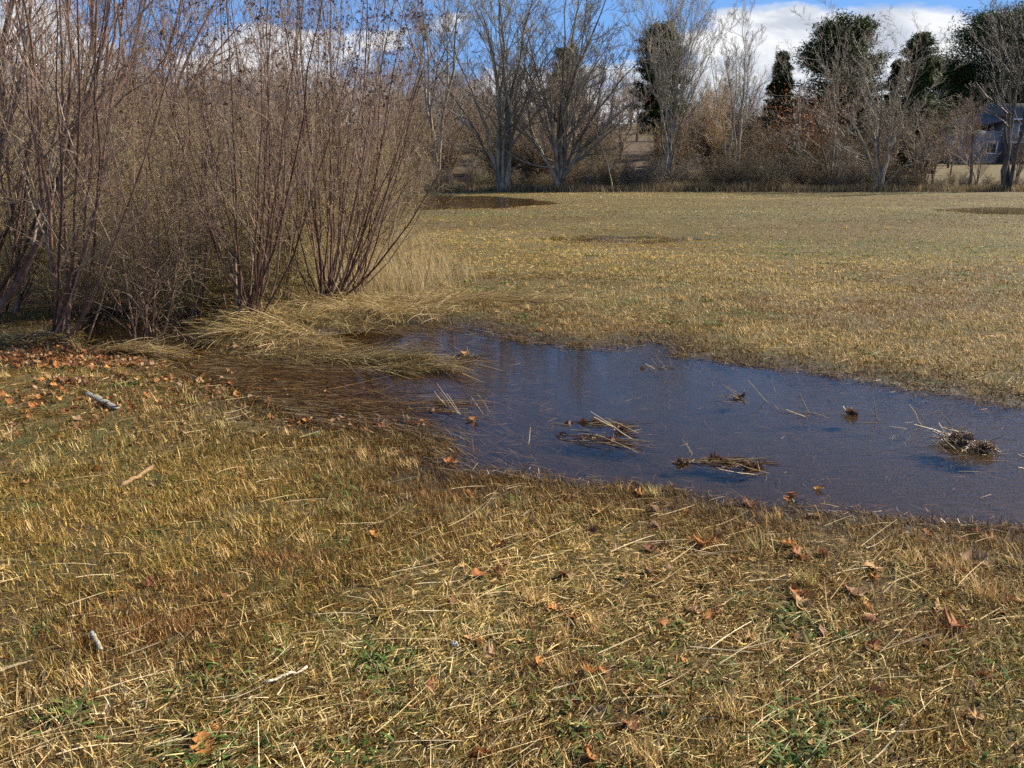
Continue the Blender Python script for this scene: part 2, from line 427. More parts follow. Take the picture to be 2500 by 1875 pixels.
# ------------------------------------------------------------------ grass
STRAW = (0.78, 0.57, 0.26); TAN = (0.50, 0.32, 0.12); OLIVE = (0.24, 0.18, 0.045); BROWN = (0.13, 0.065, 0.02); GREEN = (0.08, 0.16, 0.02); PALE = (0.88, 0.71, 0.43); RUST = (0.30, 0.13, 0.035)
PALET = np.array([STRAW, TAN, OLIVE, BROWN, GREEN, PALE, RUST])
def polar(rng, n, r0, r1, power, az=R(50)):
    u = rng.random(n); e = 2 - power
    r = (r0 ** e + u * (r1 ** e - r0 ** e)) ** (1 / e)
    a = rng.uniform(-az, az, n)
    return r * np.sin(a), r * np.cos(a)
def patchcols(rng, x, y, wetd):
    n = len(x); far = sstep(y, 7, 14); x = x * (1 - .45 * far)
    g = fbm(x, y, 3, 0.55) * (1 - far) + (fbm(x, y, 3, .28) + .06) * far; b = fbm(x + 40, y + 3, 3, 0.9) * (1 - far) + (fbm(x * .6 + 40, y + 3, 3, .30) + .03) * far; p = fbm(x - 20, y + 60, 3, 0.7); g2 = fbm(x + 7, y + 70, 2, 3.5)
    w_ = np.stack([0.24 + 0.55 * sstep(p, .48, .66), np.full(n, .28), 0.30 + 0.9 * sstep(g, .45, .6), 0.28 + 0.9 * sstep(b, .48, .64),
                   0.01 + 0.22 * sstep(g2, .58, .72) * sstep(g, .4, .6), 0.07 + 0.25 * sstep(p, .5, .7), 0.05 + .25 * sstep(b, .52, .66)], 1)
    k = (1 - sstep(wetd, -.1, 0.55 + .9 * fbm(x - 5, y, 2, 1.5)))[:, None]
    w_ = w_ * (1 - k) + k * np.array([0.10, .22, .22, .5, .01, .01, .22])[None]
    w_ /= w_.sum(1, keepdims=True); cw = np.cumsum(w_, 1)
    i = (rng.random((n, 1)) > cw).sum(1).clip(0, 6)
    c = PALET[i] * rng.uniform(0.55, 1.15, (n, 1))
    tone = fbm(x * .5 + 3, y + 9, 4, .22 + 0 * .1); warm = fbm(x * .4 - 30, y * 1.0 + 2, 3, .35)
    am = 1.0 + 1.1 * far; base_ = 1.0 + am * (tone - .5); gy = far * sstep(fbm(x * .5 + 60, y * .9, 3, .3), .5, .62) * (1 - sstep(y, 24, 34))
    mul = np.stack([base_ + .3 * (warm - .5) - .22 * gy, base_ - .04 * gy, (base_ - .5 * (warm - .4) - .1 * gy) * (1 - .28 * far)], 1)
    return c * (1 - 0.45 * k) * mul * (1 + .12 * far)[:, None]
def field_grass(name, seed, n, r0, r1, power, segs, wmul, label, lmul=1.0):
    rng = np.random.default_rng(seed)
    x, y = polar(rng, n, r0, r1, power)
    s, s2 = pond_sd(x, y); sm = np.minimum(s, s2)
    left = -x - 0.28 * y          # the shrub bed on the left
    keep = (sm > -0.55 * np.clip(fbm(x * 1.3, y * 1.3, 3, 3.0) - .42, 0, 1)) & ~((left > 1.7) & (y > 8.3)) & (y < 45.5)
    for P in (FARP, MIDP, RGTP):
        c = P.mean(0); near = (np.abs(x - c[0]) < 8) & (np.abs(y - c[1]) < 6)
        sp = np.full(x.shape, 9.0); sp[near] = sdf(x[near], y[near], P)
        keep &= (sp > 0.0) | (rng.random(len(x)) < 0.9)
    keep &= (fbm(x + 3, y - 8, 3, 5.0) > 0.47) | (rng.random(n) < 0.42)
    x, y, sm = x[keep], y[keep], sm[keep]; n = len(x)
    z = height(x, y)
    up = fbm(x + 11, y - 31, 3, 0.8) + 0.25 * sstep(x, 0, 3) + 0.3 * (fbm(x, y, 2, 4) - .5)       # stubble stands more on the right
    stand = rng.random(n) < 0.15 + 0.6 * sstep(up, 0.45, 0.75)
    flow = R(18) + 1.1 * (fbm(x, y, 2, 0.5) - .5) * 2
    az = np.where(rng.random(n) < 0.62, rng.normal(flow, 0.45), rng.uniform(0, 2 * pi, n))
    az = np.where(rng.random(n) < .5, az, az + pi)
    az = np.where(stand, rng.normal(R(110), 0.9, n), az)
    length = np.where(stand, rng.uniform(.02, .055, n) * (1 - .35 * sstep(y, 8, 20)), rng.gamma(2.4, .0125, n) + .013) * lmul
    tall = rng.random(n) < 0.012
    length = np.where(tall, length * 2.0, length)
    tilt = np.where(stand, rng.uniform(R(35), R(80), n), rng.normal(R(6), R(12), n))
    bend = np.where(stand, rng.normal(-.5, .6, n), rng.normal(-.2, .6, n))
    wid = rng.uniform(.0014, .0042, n) * wmul
    lay = np.where(stand, 0, rng.random(n) * 0.016)
    base = np.stack([x, y, z + lay - 0.002], 1)
    roll = np.where(stand, rng.uniform(-.5, .5, n), rng.normal(0, .7, n))
    c = patchcols(rng, x, y, sm)
    V, Fq, C = blades(base, az, length, wid, tilt, bend, c, segs, roll)
    o = mesh_np(name, V, 4, Fq, M_BLADE, C)
    tag(o, label, 'grass', kind='stuff')
field_grass('grass', 1, 340000, 1.3, 4.6, 0.7, 3, 1.0, 'matted straw coloured grass in the foreground')
field_grass('grass', 2, 430000, 4.4, 11.5, 1.0, 3, 1.5, 'flattened straw grass around the pool')
field_grass('grass', 3, 380000, 11.0, 24, 1.2, 2, 2.3, 'short olive and straw grass beyond the pool', 1.0)
field_grass('grass', 4, 260000, 23.5, 46.5, 1.3, 1, 4.6, 'far tawny grass up to the hedge', 1.1)

def straws():
    """long pale hay stalks lying loose"""
    rng = np.random.default_rng(21); n = 2500
    x, y = polar(rng, n, 1.4, 7.5, 1.0)
    s, s2 = pond_sd(x, y); p = fbm(x - 20, y + 60, 3, 0.7)
    keep = (np.minimum(s, s2) > 0.15) & ((p > 0.5) | (rng.random(n) < .35) | (y < 2.6)) & (y < 7.3)
    x, y = x[keep], y[keep]; n = len(x)
    az = rng.normal(R(22), .25, n) + np.where(rng.random(n) < .12, rng.uniform(-1.5, 1.5, n), 0)
    L = rng.uniform(.07, .26, n) * np.where(y < 3.4, 1, .8)
    base = np.stack([x, y, height(x, y) + rng.uniform(.004, .022, n)], 1)
    V, Fq, C = blades(base, az, L, rng.uniform(.0018, .0038, n), rng.normal(R(4), R(5), n), rng.normal(-.12, .4, n), cols(rng, n, [PALE, STRAW, (0.62, .46, .25)], [.5, .35, .15], .15), 5, rng.normal(0, .6, n), .5)
    tag(mesh_np('hay_stalks', V, 4, Fq, M_BLADE, C), 'long pale hay stalks strewn over the foreground grass', 'hay', kind='stuff')
straws()
def weeds():
    """green leafy rosettes and tufts between the straw"""
    rng = np.random.default_rng(22); out = []
    pts = [at(*p, 0.03) for p in [(1290, 1560), (1225, 1560), (560, 1680), (500, 1670), (420, 1850), (480, 1855), (1840, 1500), (2080, 1590), (1470, 1615), (1360, 1720), (1980, 1840), (2150, 1730), (1500, 1360), (900, 1640), (2400, 1630), (1900, 1870), (1600, 1660), (60, 1560), (2450, 1880)]]
    for i in range(230):
        r = 1.6 + 16 * rng.random() ** 1.2; a = rng.uniform(-.75, .75); pts.append(np.array([r * sin(a), r * cos(a)]))
    P = np.array(pts); s, s2 = pond_sd(P[:, 0], P[:, 1]); P = P[(np.minimum(s, s2) > .3) & ~((-P[:, 0] - .28 * P[:, 1] > 1.2) & (P[:, 1] > 7))]
    for k, (x, y) in enumerate(P):
        n = rng.integers(18, 60); sp = rng.uniform(.03, .10)
        xx = rng.normal(x, sp, n); yy = rng.normal(y, sp, n)
        base = np.stack([xx, yy, height(xx, yy) + .006], 1)
        fat = rng.random() < .5
        out.append(blades(base, rng.uniform(0, 2 * pi, n), rng.uniform(.02, .055, n), (rng.uniform(.006, .013, n) if fat else rng.uniform(.0025, .004, n)) * (1 + .08 * y), rng.uniform(.2, 1.0, n), rng.normal(-.8, .3, n),
                          cols(rng, n, [(0.06, .12, .025), (0.10, .16, .04), (.15, .16, .05)], None, .3), 3, None, .3))
    V, Fq, C = join(out)
    tag(mesh_np('green_weeds', V, 4, Fq, M_BLADE, C), 'small green leafy weeds growing through the straw', 'weeds', kind='stuff')
weeds()
def tufts():
    """upright tufts of stubble"""
    rng = np.random.default_rng(23); out = []
    named = [(1455, 1550, .09, 60), (1300, 1490, .1, 50), (1970, 1440, .1, 60), (2400, 1470, .12, 90), (2340, 1400, .1, 60), (95, 1165, .08, 70), (1880, 1230, .08, 40), (1600, 1200, .07, 60), (1520, 1190, .06, 40), (960, 1110, .06, 60), (1000, 1130, .06, 50),
             (1395, 1250, .06, 40), (760, 1335, .06, 50), (1790, 1770, .09, 50), (1850, 1350, .08, 40), (1580, 1880, .08, 70), (1620, 745, .07, 50), (1670, 735, .09, 60), (1900, 690, .07, 40), (1240, 700, .06, 40), (1380, 700, .08, 40)]
    P = [(*at(a, b, .03), h, n) for a, b, h, n in named]
    for i in range(700):
        r = 2 + 20 * rng.random(); a = rng.uniform(-.8, .8)
        P.append((r * sin(a), r * cos(a), rng.uniform(.04, .09), rng.integers(12, 40)))
    A = np.array([p[:2] for p in P]); s, s2 = pond_sd(A[:, 0], A[:, 1])
    for k, (x, y, h, n) in enumerate(P):
        if min(s[k], s2[k]) < .03 or (-x - .28 * y > 1.2 and y > 7.5): continue
        xx = rng.normal(x, .025, n); yy = rng.normal(y, .02, n)
        base = np.stack([xx, yy, height(xx, yy)], 1)
        tone = [STRAW, TAN, (0.33, .2, .08)] if rng.random() < .8 else [STRAW, OLIVE, (0.3, .3, .1)]
        out.append(blades(base, rng.normal(R(130), 1.1, n), rng.uniform(.5, 1.15, n) * h, rng.uniform(.0016, .0028, n) * (1 + .1 * y), rng.uniform(.8, 1.45, n), rng.normal(-.2, .3, n), cols(rng, n, tone, None, .2), 3, rng.uniform(-.5, .5, n)))
    V, Fq, C = join(out)
    tag(mesh_np('grass_stubble', V, 4, Fq, M_BLADE, C), 'upright straw tufts standing out of the mown meadow', 'grass', kind='stuff')
tufts()
def reddish():
    rng = np.random.default_rng(24); out = []
    for (a, b, rx, ry, n) in [(310, 1560, .10, .05, 700), (430, 1540, .10, .05, 600), (700, 1385, .12, .06, 700), (480, 1445, .08, .04, 250), (1350, 1660, .12, .06, 500), (2280, 1540, .12, .06, 400), (900, 1200, .15, .06, 400), (1080, 1220, .08, .05, 300)]:
        x0, y0 = at(a, b, .03); x = rng.normal(x0, rx, n); y = rng.normal(y0, ry, n)
        base = np.stack([x, y, height(x, y)], 1)
        out.append(blades(base, rng.normal(R(70), .9, n), rng.uniform(.02, .055, n), rng.uniform(.002, .0035, n), rng.uniform(.6, 1.3, n), rng.normal(-.2, .3, n), cols(rng, n, [(.3, .15, .05), (.2, .09, .03), (.42, .26, .1)], None, .25), 3, rng.uniform(-.5, .5, n)))
    V, Fq, C = join(out)
    tag(mesh_np('brown_grass', V, 4, Fq, M_BLADE, C), 'rusty brown dead grass patches in the foreground', 'grass', kind='stuff')
reddish()

# sunken and floating grass in the pool
def pond_grass():
    rng = np.random.default_rng(31); out = []
    n = 80000
    lo = POND.min(0); hi = POND.max(0); hi[0] = min(hi[0], 6.5)
    x = rng.uniform(lo[0] - .2, hi[0], n); y = rng.uniform(lo[1] - .2, hi[1], n)
    s, s2 = pond_sd(x, y)
    leftness = 1 - sstep(x, -0.9, 0.6)
    dens = 0.12 + 0.88 * np.maximum(leftness, 1 - sstep(-s, 0.0, 0.35))
    keep = (s < .02) & (rng.random(n) < dens); x, y, s, leftness = x[keep], y[keep], s[keep], leftness[keep]; n = len(x)
    z = height(x, y)
    az = R(-22) + 0.6 * (fbm(x, y, 2, .9) - .5) * 2 + rng.normal(0, .22, n)
    L = rng.uniform(.05, .30, n) * (.35 + .65 * leftness); az = np.where(rng.random(n) < .65 * (1 - leftness), rng.uniform(0, 6.28, n), az)
    zb = z + rng.uniform(.0, .03, n) * (1 - .0 * s)
    shallow = 1 - sstep(-s, .02, .3)
    tilt = rng.normal(R(1), R(3), n) + np.where(rng.random(n) < .25 * shallow, rng.uniform(.3, 1.1, n), 0)
    L = np.where(tilt > .3, L * .3, L)
    V = blades(np.stack([x, y, zb], 1), az, L, rng.uniform(.0022, .0045, n), tilt, rng.normal(-.05, .1, n), cols(rng, n, [(.15, .08, .032), (.24, .16, .075), (.09, .05, .02), (.30, .25, .14)], [.35, .25, .25, .15], .3), 4, rng.normal(0, .3, n), .4)
    tag(mesh_np('sunken_grass', V[0], 4, V[1], M_WETBLADE, V[2]), 'brown drowned grass combed flat under the pool', 'grass', kind='stuff')
    # algae-green wisps on the bed
pond_grass()

def mat_strands(name, label, spec, seed, matl=None, cat='sedge mat'):
    """a mat of long bent strands; spec rows: (px, py, spread_x, spread_y, n, az_deg, az_spread, len, tilt_deg, bend, zlift, colours)"""
    rng = np.random.default_rng(seed); out = []
    for (a, b, sx, sy, n, azd, azs, L, tl, bd, zl, cc) in spec:
        x0, y0 = at(a, b, .02)
        x = rng.normal(x0, sx, n); y = rng.normal(y0, sy, n)
        z = np.maximum(height(x, y), 0.002) + rng.random(n) * zl
        az = rng.normal(R(azd) + 1.1 * (fbm(x, y, 2, 4.0) - .5), R(azs) * 1.25 + .1, n)
        out.append(blades(np.stack([x, y, z], 1), az, rng.uniform(.25, 1.1, n) * L, rng.uniform(.0025, .0055, n), rng.normal(R(tl), R(13), n), rng.normal(bd, .45, n), cols(rng, n, cc, None, .25), 6, rng.normal(0, .5, n), .3))
    V, Fq, C = join(out)
    return tag(mesh_np(name, V, 4, Fq, matl or M_BLADE, C), label, cat)
LIGHT = [(.64, .49, .29), (.46, .33, .16), (.34, .23, .10), (.26, .17, .06), (.14, .08, .03), (.3, .25, .09)]
WET = [(.14, .075, .025), (.09, .045, .018), (.24, .15, .055)]
DRK = [(.20, .13, .045), (.34, .26, .11), (.12, .07, .03), (.46, .38, .18)]
mat_strands('sedge_mat', 'pale sedge swept over from the foot of the middle shrub', [
    (640, 812, .16, .07, 900, 215, 24, .5, 14, -.8, .04, LIGHT), (590, 825, .14, .06, 700, 203, 20, .45, 10, -.6, .04, LIGHT),
    (700, 825, .20, .08, 700, 260, 45, .3, 12, -.7, .04, LIGHT), (720, 845, .25, .08, 600, 350, 30, .35, 10, -.5, .04, LIGHT), (630, 800, .1, .05, 260, 60, 120, .18, 40, -1.2, .03, LIGHT)], 41)
mat_strands('sedge_mat', 'domed sedge thatch below the right hand shrub clump', [
    (850, 750, .28, .12, 1300, 330, 60, .4, 15, -.7, .05, LIGHT), (790, 770, .25, .12, 900, 215, 40, .4, 15, -.8, .05, LIGHT),
    (930, 775, .22, .12, 900, 240, 40, .45, 20, -.9, .05, LIGHT), (770, 800, .3, .1, 700, 0, 60, .35, 8, -.4, .03, DRK)], 42)
mat_strands('sedge_mat', 'dark wet sedge raft trailing right onto the pool', [
    (740, 866, .26, .06, 600, 352, 16, .4, 4, -.15, .03, DRK + LIGHT), (880, 872, .22, .06, 600, 348, 18, .4, 4, -.15, .035, DRK), (1000, 880, .12, .06, 800, 335, 18, .35, 5, -.2, .05, DRK),
    (960, 898, .14, .035, 300, 340, 12, .4, 2, -.1, .03, DRK + LIGHT), (1080, 895, .05, .04, 120, 330, 10, .5, 3, -.15, .05, LIGHT)], 43, M_WETBLADE)
mat_strands('sedge_mat', 'small bundle of pale sedge bridging the ditch', [
    (330, 872, .14, .035, 700, 15, 12, .35, 4, -.25, .06, LIGHT), (400, 868, .08, .03, 250, 195, 16, .4, 8, -.5, .06, LIGHT)], 44)
mat_strands('sedge_mat', 'long bleached grass laid flat along the field edge', [
    (1100, 745, .35, .12, 1100, 5, 16, .5, 5, -.3, .03, LIGHT), (1250, 740, .35, .08, 700, 8, 14, .55, 4, -.2, .03, LIGHT), (1000, 760, .3, .15, 900, 20, 30, .45, 8, -.4, .04, LIGHT), (1030, 735, .2, .12, 400, 200, 30, .4, 12, -.5, .04, LIGHT)], 45)
mat_strands('sedge_mat', 'sedge and litter bank under the leftmost shrub', [
    (150, 850, .30, .05, 600, 200, 60, .22, 10, -.5, .04, LIGHT + [RUST]), (60, 850, .3, .12, 900, 190, 50, .3, 10, -.5, .04, LIGHT + [RUST, TAN]), (470, 735, .35, .08, 300, 200, 40, .3, 10, -.5, .05, DRK)], 46)
mat_strands('reed_drift', 'combed reeds lying in the pool below the sedge raft', [
    (700, 950, .35, .10, 300, 345, 12, .5, -1, -.03, .008, WET), (900, 985, .3, .1, 260, 342, 12, .5, -1, -.03, .008, WET), (600, 915, .2, .07, 300, 335, 14, .45, 0, -.03, .01, WET)], 47, M_WETBLADE, 'reeds')

# fan of tall pale grass at the field edge of the shrubs
def tall_grass():
    rng = np.random.default_rng(50); out = []
    for (a, b, sx, sy, n, h) in [(1045, 705, .30, .35, 350, .62), (960, 715, .3, .3, 500, .7), (900, 700, .3, .5, 500, .8), (1050, 660, .25, .5, 350, .45), (980, 640, .35, .8, 800, .6), (970, 600, .4, 1.0, 700, .6), (860, 720, .25, .3, 500, .7), (1120, 680, .2, .3, 200, .3)]:
        x0, y0 = at(a, b); x = rng.normal(x0, sx, n); y = rng.normal(y0, sy, n)
        base = np.stack([x, y, height(x, y)], 1)
        out.append(blades(base, rng.uniform(0, 2 * pi, n), rng.uniform(.3, 1.1, n) * h * .72, rng.uniform(.0025, .0045, n), rng.uniform(1.1, 1.55, n), rng.normal(-.25, .4, n), cols(rng, n, [(.5, .39, .2), (.42, .31, .16), (.28, .18, .09), (.6, .5, .3)], None, .25), 5, rng.uniform(-.5, .5, n), .3))
    V, Fq, C = join(out)
    tag(mesh_np('tall_grass', V, 4, Fq, M_BLADE, C), 'tall bleached grass standing beside the right hand shrub', 'grass', kind='stuff')
tall_grass()

def leaf_mesh(seed, oak=True):
    rng = np.random.default_rng(seed)
    n = 27; t = np.linspace(0, 1, n)
    if oak:
        lob = 0.5 + 0.5 * np.cos(t * 2 * pi * 3.6 + 2.6)
        wd = (0.10 + 0.34 * np.sin(pi * t ** .8) * (0.25 + 0.75 * lob ** .8)) * rng.uniform(.85, 1.1)
    else: wd = 0.33 * np.sin(pi * t ** .75) ** .8
    wd[0] = .012; wd[-1] = .01
    sweep = 0.10 * wd if not oak else 0.38 * wd
    c1, c2 = rng.uniform(.3, 1.0), rng.uniform(-.5, .9)
    V = []
    for sd in (-1, 0, 1):
        for i in range(n):
            X_ = t[i] - .5 + (sweep[i] if sd else 0); Y_ = sd * wd[i] * rng.uniform(.9, 1.1)
            Z_ = c1 * Y_ * Y_ * 2.2 + c2 * (X_ * X_) * .8 + .05 * sin(9 * X_ + seed)
            V.append((X_, Y_, Z_))
    V = np.array(V)
    Fq = []
    for i in range(n - 1):
        Fq.append((i, i + 1, n + i + 1, n + i)); Fq.append((n + i, n + i + 1, 2 * n + i + 1, 2 * n + i))
    st = len(V)   # stalk
    a = V[n].copy(); V = np.vstack([V, a + [-.2, .0, .02], a + [-.2, .014, .02], a + [0, .014, 0], a])
    Fq.append((st, st + 1, st + 2, st + 3))
    return V, np.array(Fq)
LEAVES = []
for i in range(7):
    V, Fq = leaf_mesh(60 + i, i < 5)
    LEAVES.append((V, Fq))
LC = [(.50, .22, .07), (.36, .14, .05), (.20, .08, .045), (.36, .22, .13), (.24, .10, .045), (.52, .31, .14), (.34, .22, .13)]
_lm = {}
def leaf_obj(rng, x, y, size, v=None, c=None, z=None, lift=.004, tilt=.45):
    v = rng.integers(0, 7) if v is None else v; c = rng.integers(0, len(LC)) if c is None else c
    if (v, c) not in _lm:
        V, Fq = LEAVES[v]
        o = mesh_np('oak_leaf' if v < 5 else 'fallen_leaf', V, 4, Fq, M_LEAF, np.repeat(np.array([LC[c]]), len(Fq), 0), True); _lm[(v, c)] = o.data
    else:
        o = bpy.data.objects.new('oak_leaf' if v < 5 else 'fallen_leaf', _lm[(v, c)]); COL.objects.link(o)
    zz = float(height(np.array([x]), np.array([y]))[0]) if z is None else z
    o.location = (x, y, zz + lift + size * .07); o.scale = (size,) * 3
    o.rotation_euler = (rng.normal(0, tilt), rng.normal(0, tilt), rng.uniform(0, 6.28))
    return o, v
def leaves():
    rng = np.random.default_rng(70)
    big = [  # px, py, size m, variant, colour, label, floating
        (500, 1850, .11, 0, 0, 'orange brown oak leaf at the bottom edge of the foreground', 0),
        (370, 1590, .09, 1, 1, 'brown oak leaf below the rusty grass patch', 0),
        (1282, 1538, .09, 5, 2, 'purplish curled leaf beside an orange one in mid foreground', 0),
        (1292, 1552, .07, 2, 0, 'small orange leaf tucked under a purplish leaf', 0),
        (1302, 1492, .07, 3, 0, 'orange leaf caught upright in straw above the purplish leaf', 0),
        (1405, 1525, .09, 4, 1, 'brick red leaf leaning beside a straw tuft', 0),
        (1438, 1665, .09, 2, 0, 'orange oak leaf standing on its edge on brown moss', 0),
        (1470, 1662, .06, 1, 0, 'little orange leaf right of the one on its edge', 0),
        (1110, 1490, .07, 5, 2, 'dark purple leaf half buried in the straw', 0),
        (1720, 1350, .15, 3, 1, 'large russet oak leaf near the pool bank', 0),
        (1928, 1350, .10, 4, 0, 'orange leaf upright by the pool bank', 0),
        (2130, 1398, .12, 0, 5, 'pale tan leaf curled around a twig', 0),
        (2375, 1385, .14, 2, 3, 'pink tan oak leaf at the right of the bank', 0),
        (1950, 1475, .12, 3, 1, 'russet leaf lying across a straw tuft', 0),
        (1955, 1497, .10, 6, 5, 'pale yellow brown leaf below the russet one', 0),
        (2080, 1465, .11, 1, 3, 'pale pinkish oak leaf flat in the stubble', 0),
        (2320, 1545, .13, 4, 1, 'red brown leaf at the right foreground', 0),
        (1600, 1258, .11, 6, 6, 'pale grey leaf on the pool bank', 0),
        (1563, 1202, .10, 2, 0, 'orange leaf on the grassy hump by the water', 0),
        (1390, 1235, .12, 1, 1, 'brown oak leaf on the bank left of the hump', 0),
        (1990, 1252, .12, 0, 6, 'bleached oak leaf at the waterline', 0),
        (2420, 1318, .12, 2, 5, 'yellow tan leaf on the bank at the right', 0),
        (2310, 1320, .08, 5, 6, 'round greyish leaf on the bank at the right', 0),
        (953, 1113, .09, 5, 6, 'round pale leaf beside the small grass tuft', 0),
        (1145, 1212, .07, 2, 0, 'orange leaf left of the pool end', 0),
        (268, 1090, .07, 2, 0, 'small orange leaf above the brown stick', 0),
        (330, 1098, .08, 1, 3, 'pale lobed leaf above the brown stick', 0),
        (745, 1022, .13, 0, 0, 'orange oak leaf at the left shore', 0),
        (925, 1025, .13, 3, 3, 'pale pinkish oak leaf on the left shore', 0),
        (1155, 1022, .13, 4, 0, 'orange leaf floating in the pool', 1),
        (1100, 1122, .12, 2, 1, 'red brown leaf floating by the bank tuft', 1),
        (1933, 1208, .11, 1, 1, 'dark red leaf sticking up from the water', 1),
        (2001, 1186, .08, 2, 0, 'small orange leaf floating near the right shore', 1),
        (1830, 1222, .11, 3, 2, 'dark leaf standing at the water edge', 1),
        (1132, 872, .10, 5, 0, 'orange curled leaf at the tip of the sedge raft', 2),
        (1318, 808, .08, 4, 0, 'orange leaf on the far bank of the pool', 0)]
    for (a, b, s_, v, c, lab, fl) in big:
        x, y = at(a, b, .02); o, _ = leaf_obj(rng, x, y, s_ * .78, v, c, (None, -.006, .05)[fl], tilt=.5 if not fl else .25)
        tag(o, lab, 'leaf', 'fallen leaves on the meadow')
    k = 0
    lab = {True: 'lobed brown oak leaf lying in the matted grass', False: 'plain oval dead leaf lying in the matted grass'}
    for i in range(1200):
        if k >= 170: break
        u = rng.random()
        if u < .45: a, b = rng.uniform(1150, 2500), rng.triangular(1180, 1330, 1800)
        elif u < .8: a, b = rng.uniform(0, 900), rng.triangular(880, 980, 1180)
        else: a, b = rng.uniform(0, 2500), rng.uniform(1150, 1870)
        x, y = at(a, b, .02); s, s2 = pond_sd(np.array([x]), np.array([y]))
        if min(s[0], s2[0]) < .04: continue
        o, v = leaf_obj(rng, x, y, rng.uniform(.03, .075), tilt=.5); k += 1
        tag(o, lab[v < 5], 'leaf', 'fallen leaves on the meadow')
leaves()
def litter(name, label, areas, seed):
    rng = np.random.default_rng(seed); out = []
    for (a, b, sx, sy, n) in areas:
        x0, y0 = at(a, b, .02)
        for i in range(n):
            x = rng.normal(x0, sx); y = rng.normal(y0, sy)
            V, Fq = LEAVES[rng.integers(0, 7)]; V = V[:81]; Fq = Fq[:-1]
            sz = rng.uniform(.022, .055); e = rng.normal(0, .7, 2); g_ = rng.uniform(0, 6.28)
            Mx = np.array([[1, 0, 0], [0, cos(e[0]), -sin(e[0])], [0, sin(e[0]), cos(e[0])]])
            My = np.array([[cos(e[1]), 0, sin(e[1])], [0, 1, 0], [-sin(e[1]), 0, cos(e[1])]])
            Mz = np.array([[cos(g_), -sin(g_), 0], [sin(g_), cos(g_), 0], [0, 0, 1]])
            out.append((V @ (Mz @ My @ Mx).T * sz, Fq, np.repeat([np.array(LC[rng.integers(0, 7)]) * rng.uniform(.7, 1.2)], len(Fq), 0), (x, y)))
    xy = np.array([o[3] for o in out]); z = np.maximum(height(xy[:, 0], xy[:, 1]), 0.0)
    V, Fq, C = join([(o[0] + [o[3][0], o[3][1], zz + rng.uniform(.0, .03)], o[1], o[2]) for o, zz in zip(out, z)])
    tag(mesh_np(name, V, 4, Fq, M_LEAF, C, True), label, 'leaf litter', kind='stuff')
litter('leaf_litter', 'rust coloured oak leaf litter under the left shrubs', [(60, 880, .3, .15, 520), (200, 895, .3, .10, 420), (60, 980, .2, .12, 80), (190, 945, .10, .05, 60), (400, 930, .3, .12, 90), (520, 965, .3, .1, 60), (300, 1000, .3, .15, 50)], 81)
litter('leaf_litter', 'dark leaf litter on the ground inside the thicket', [(100, 780, .8, .4, 200), (400, 740, .9, .5, 250), (650, 760, .4, .25, 80), (820, 775, .3, .15, 80), (860, 1035, .3, .07, 50), (700, 850, .3, .1, 30)], 82)

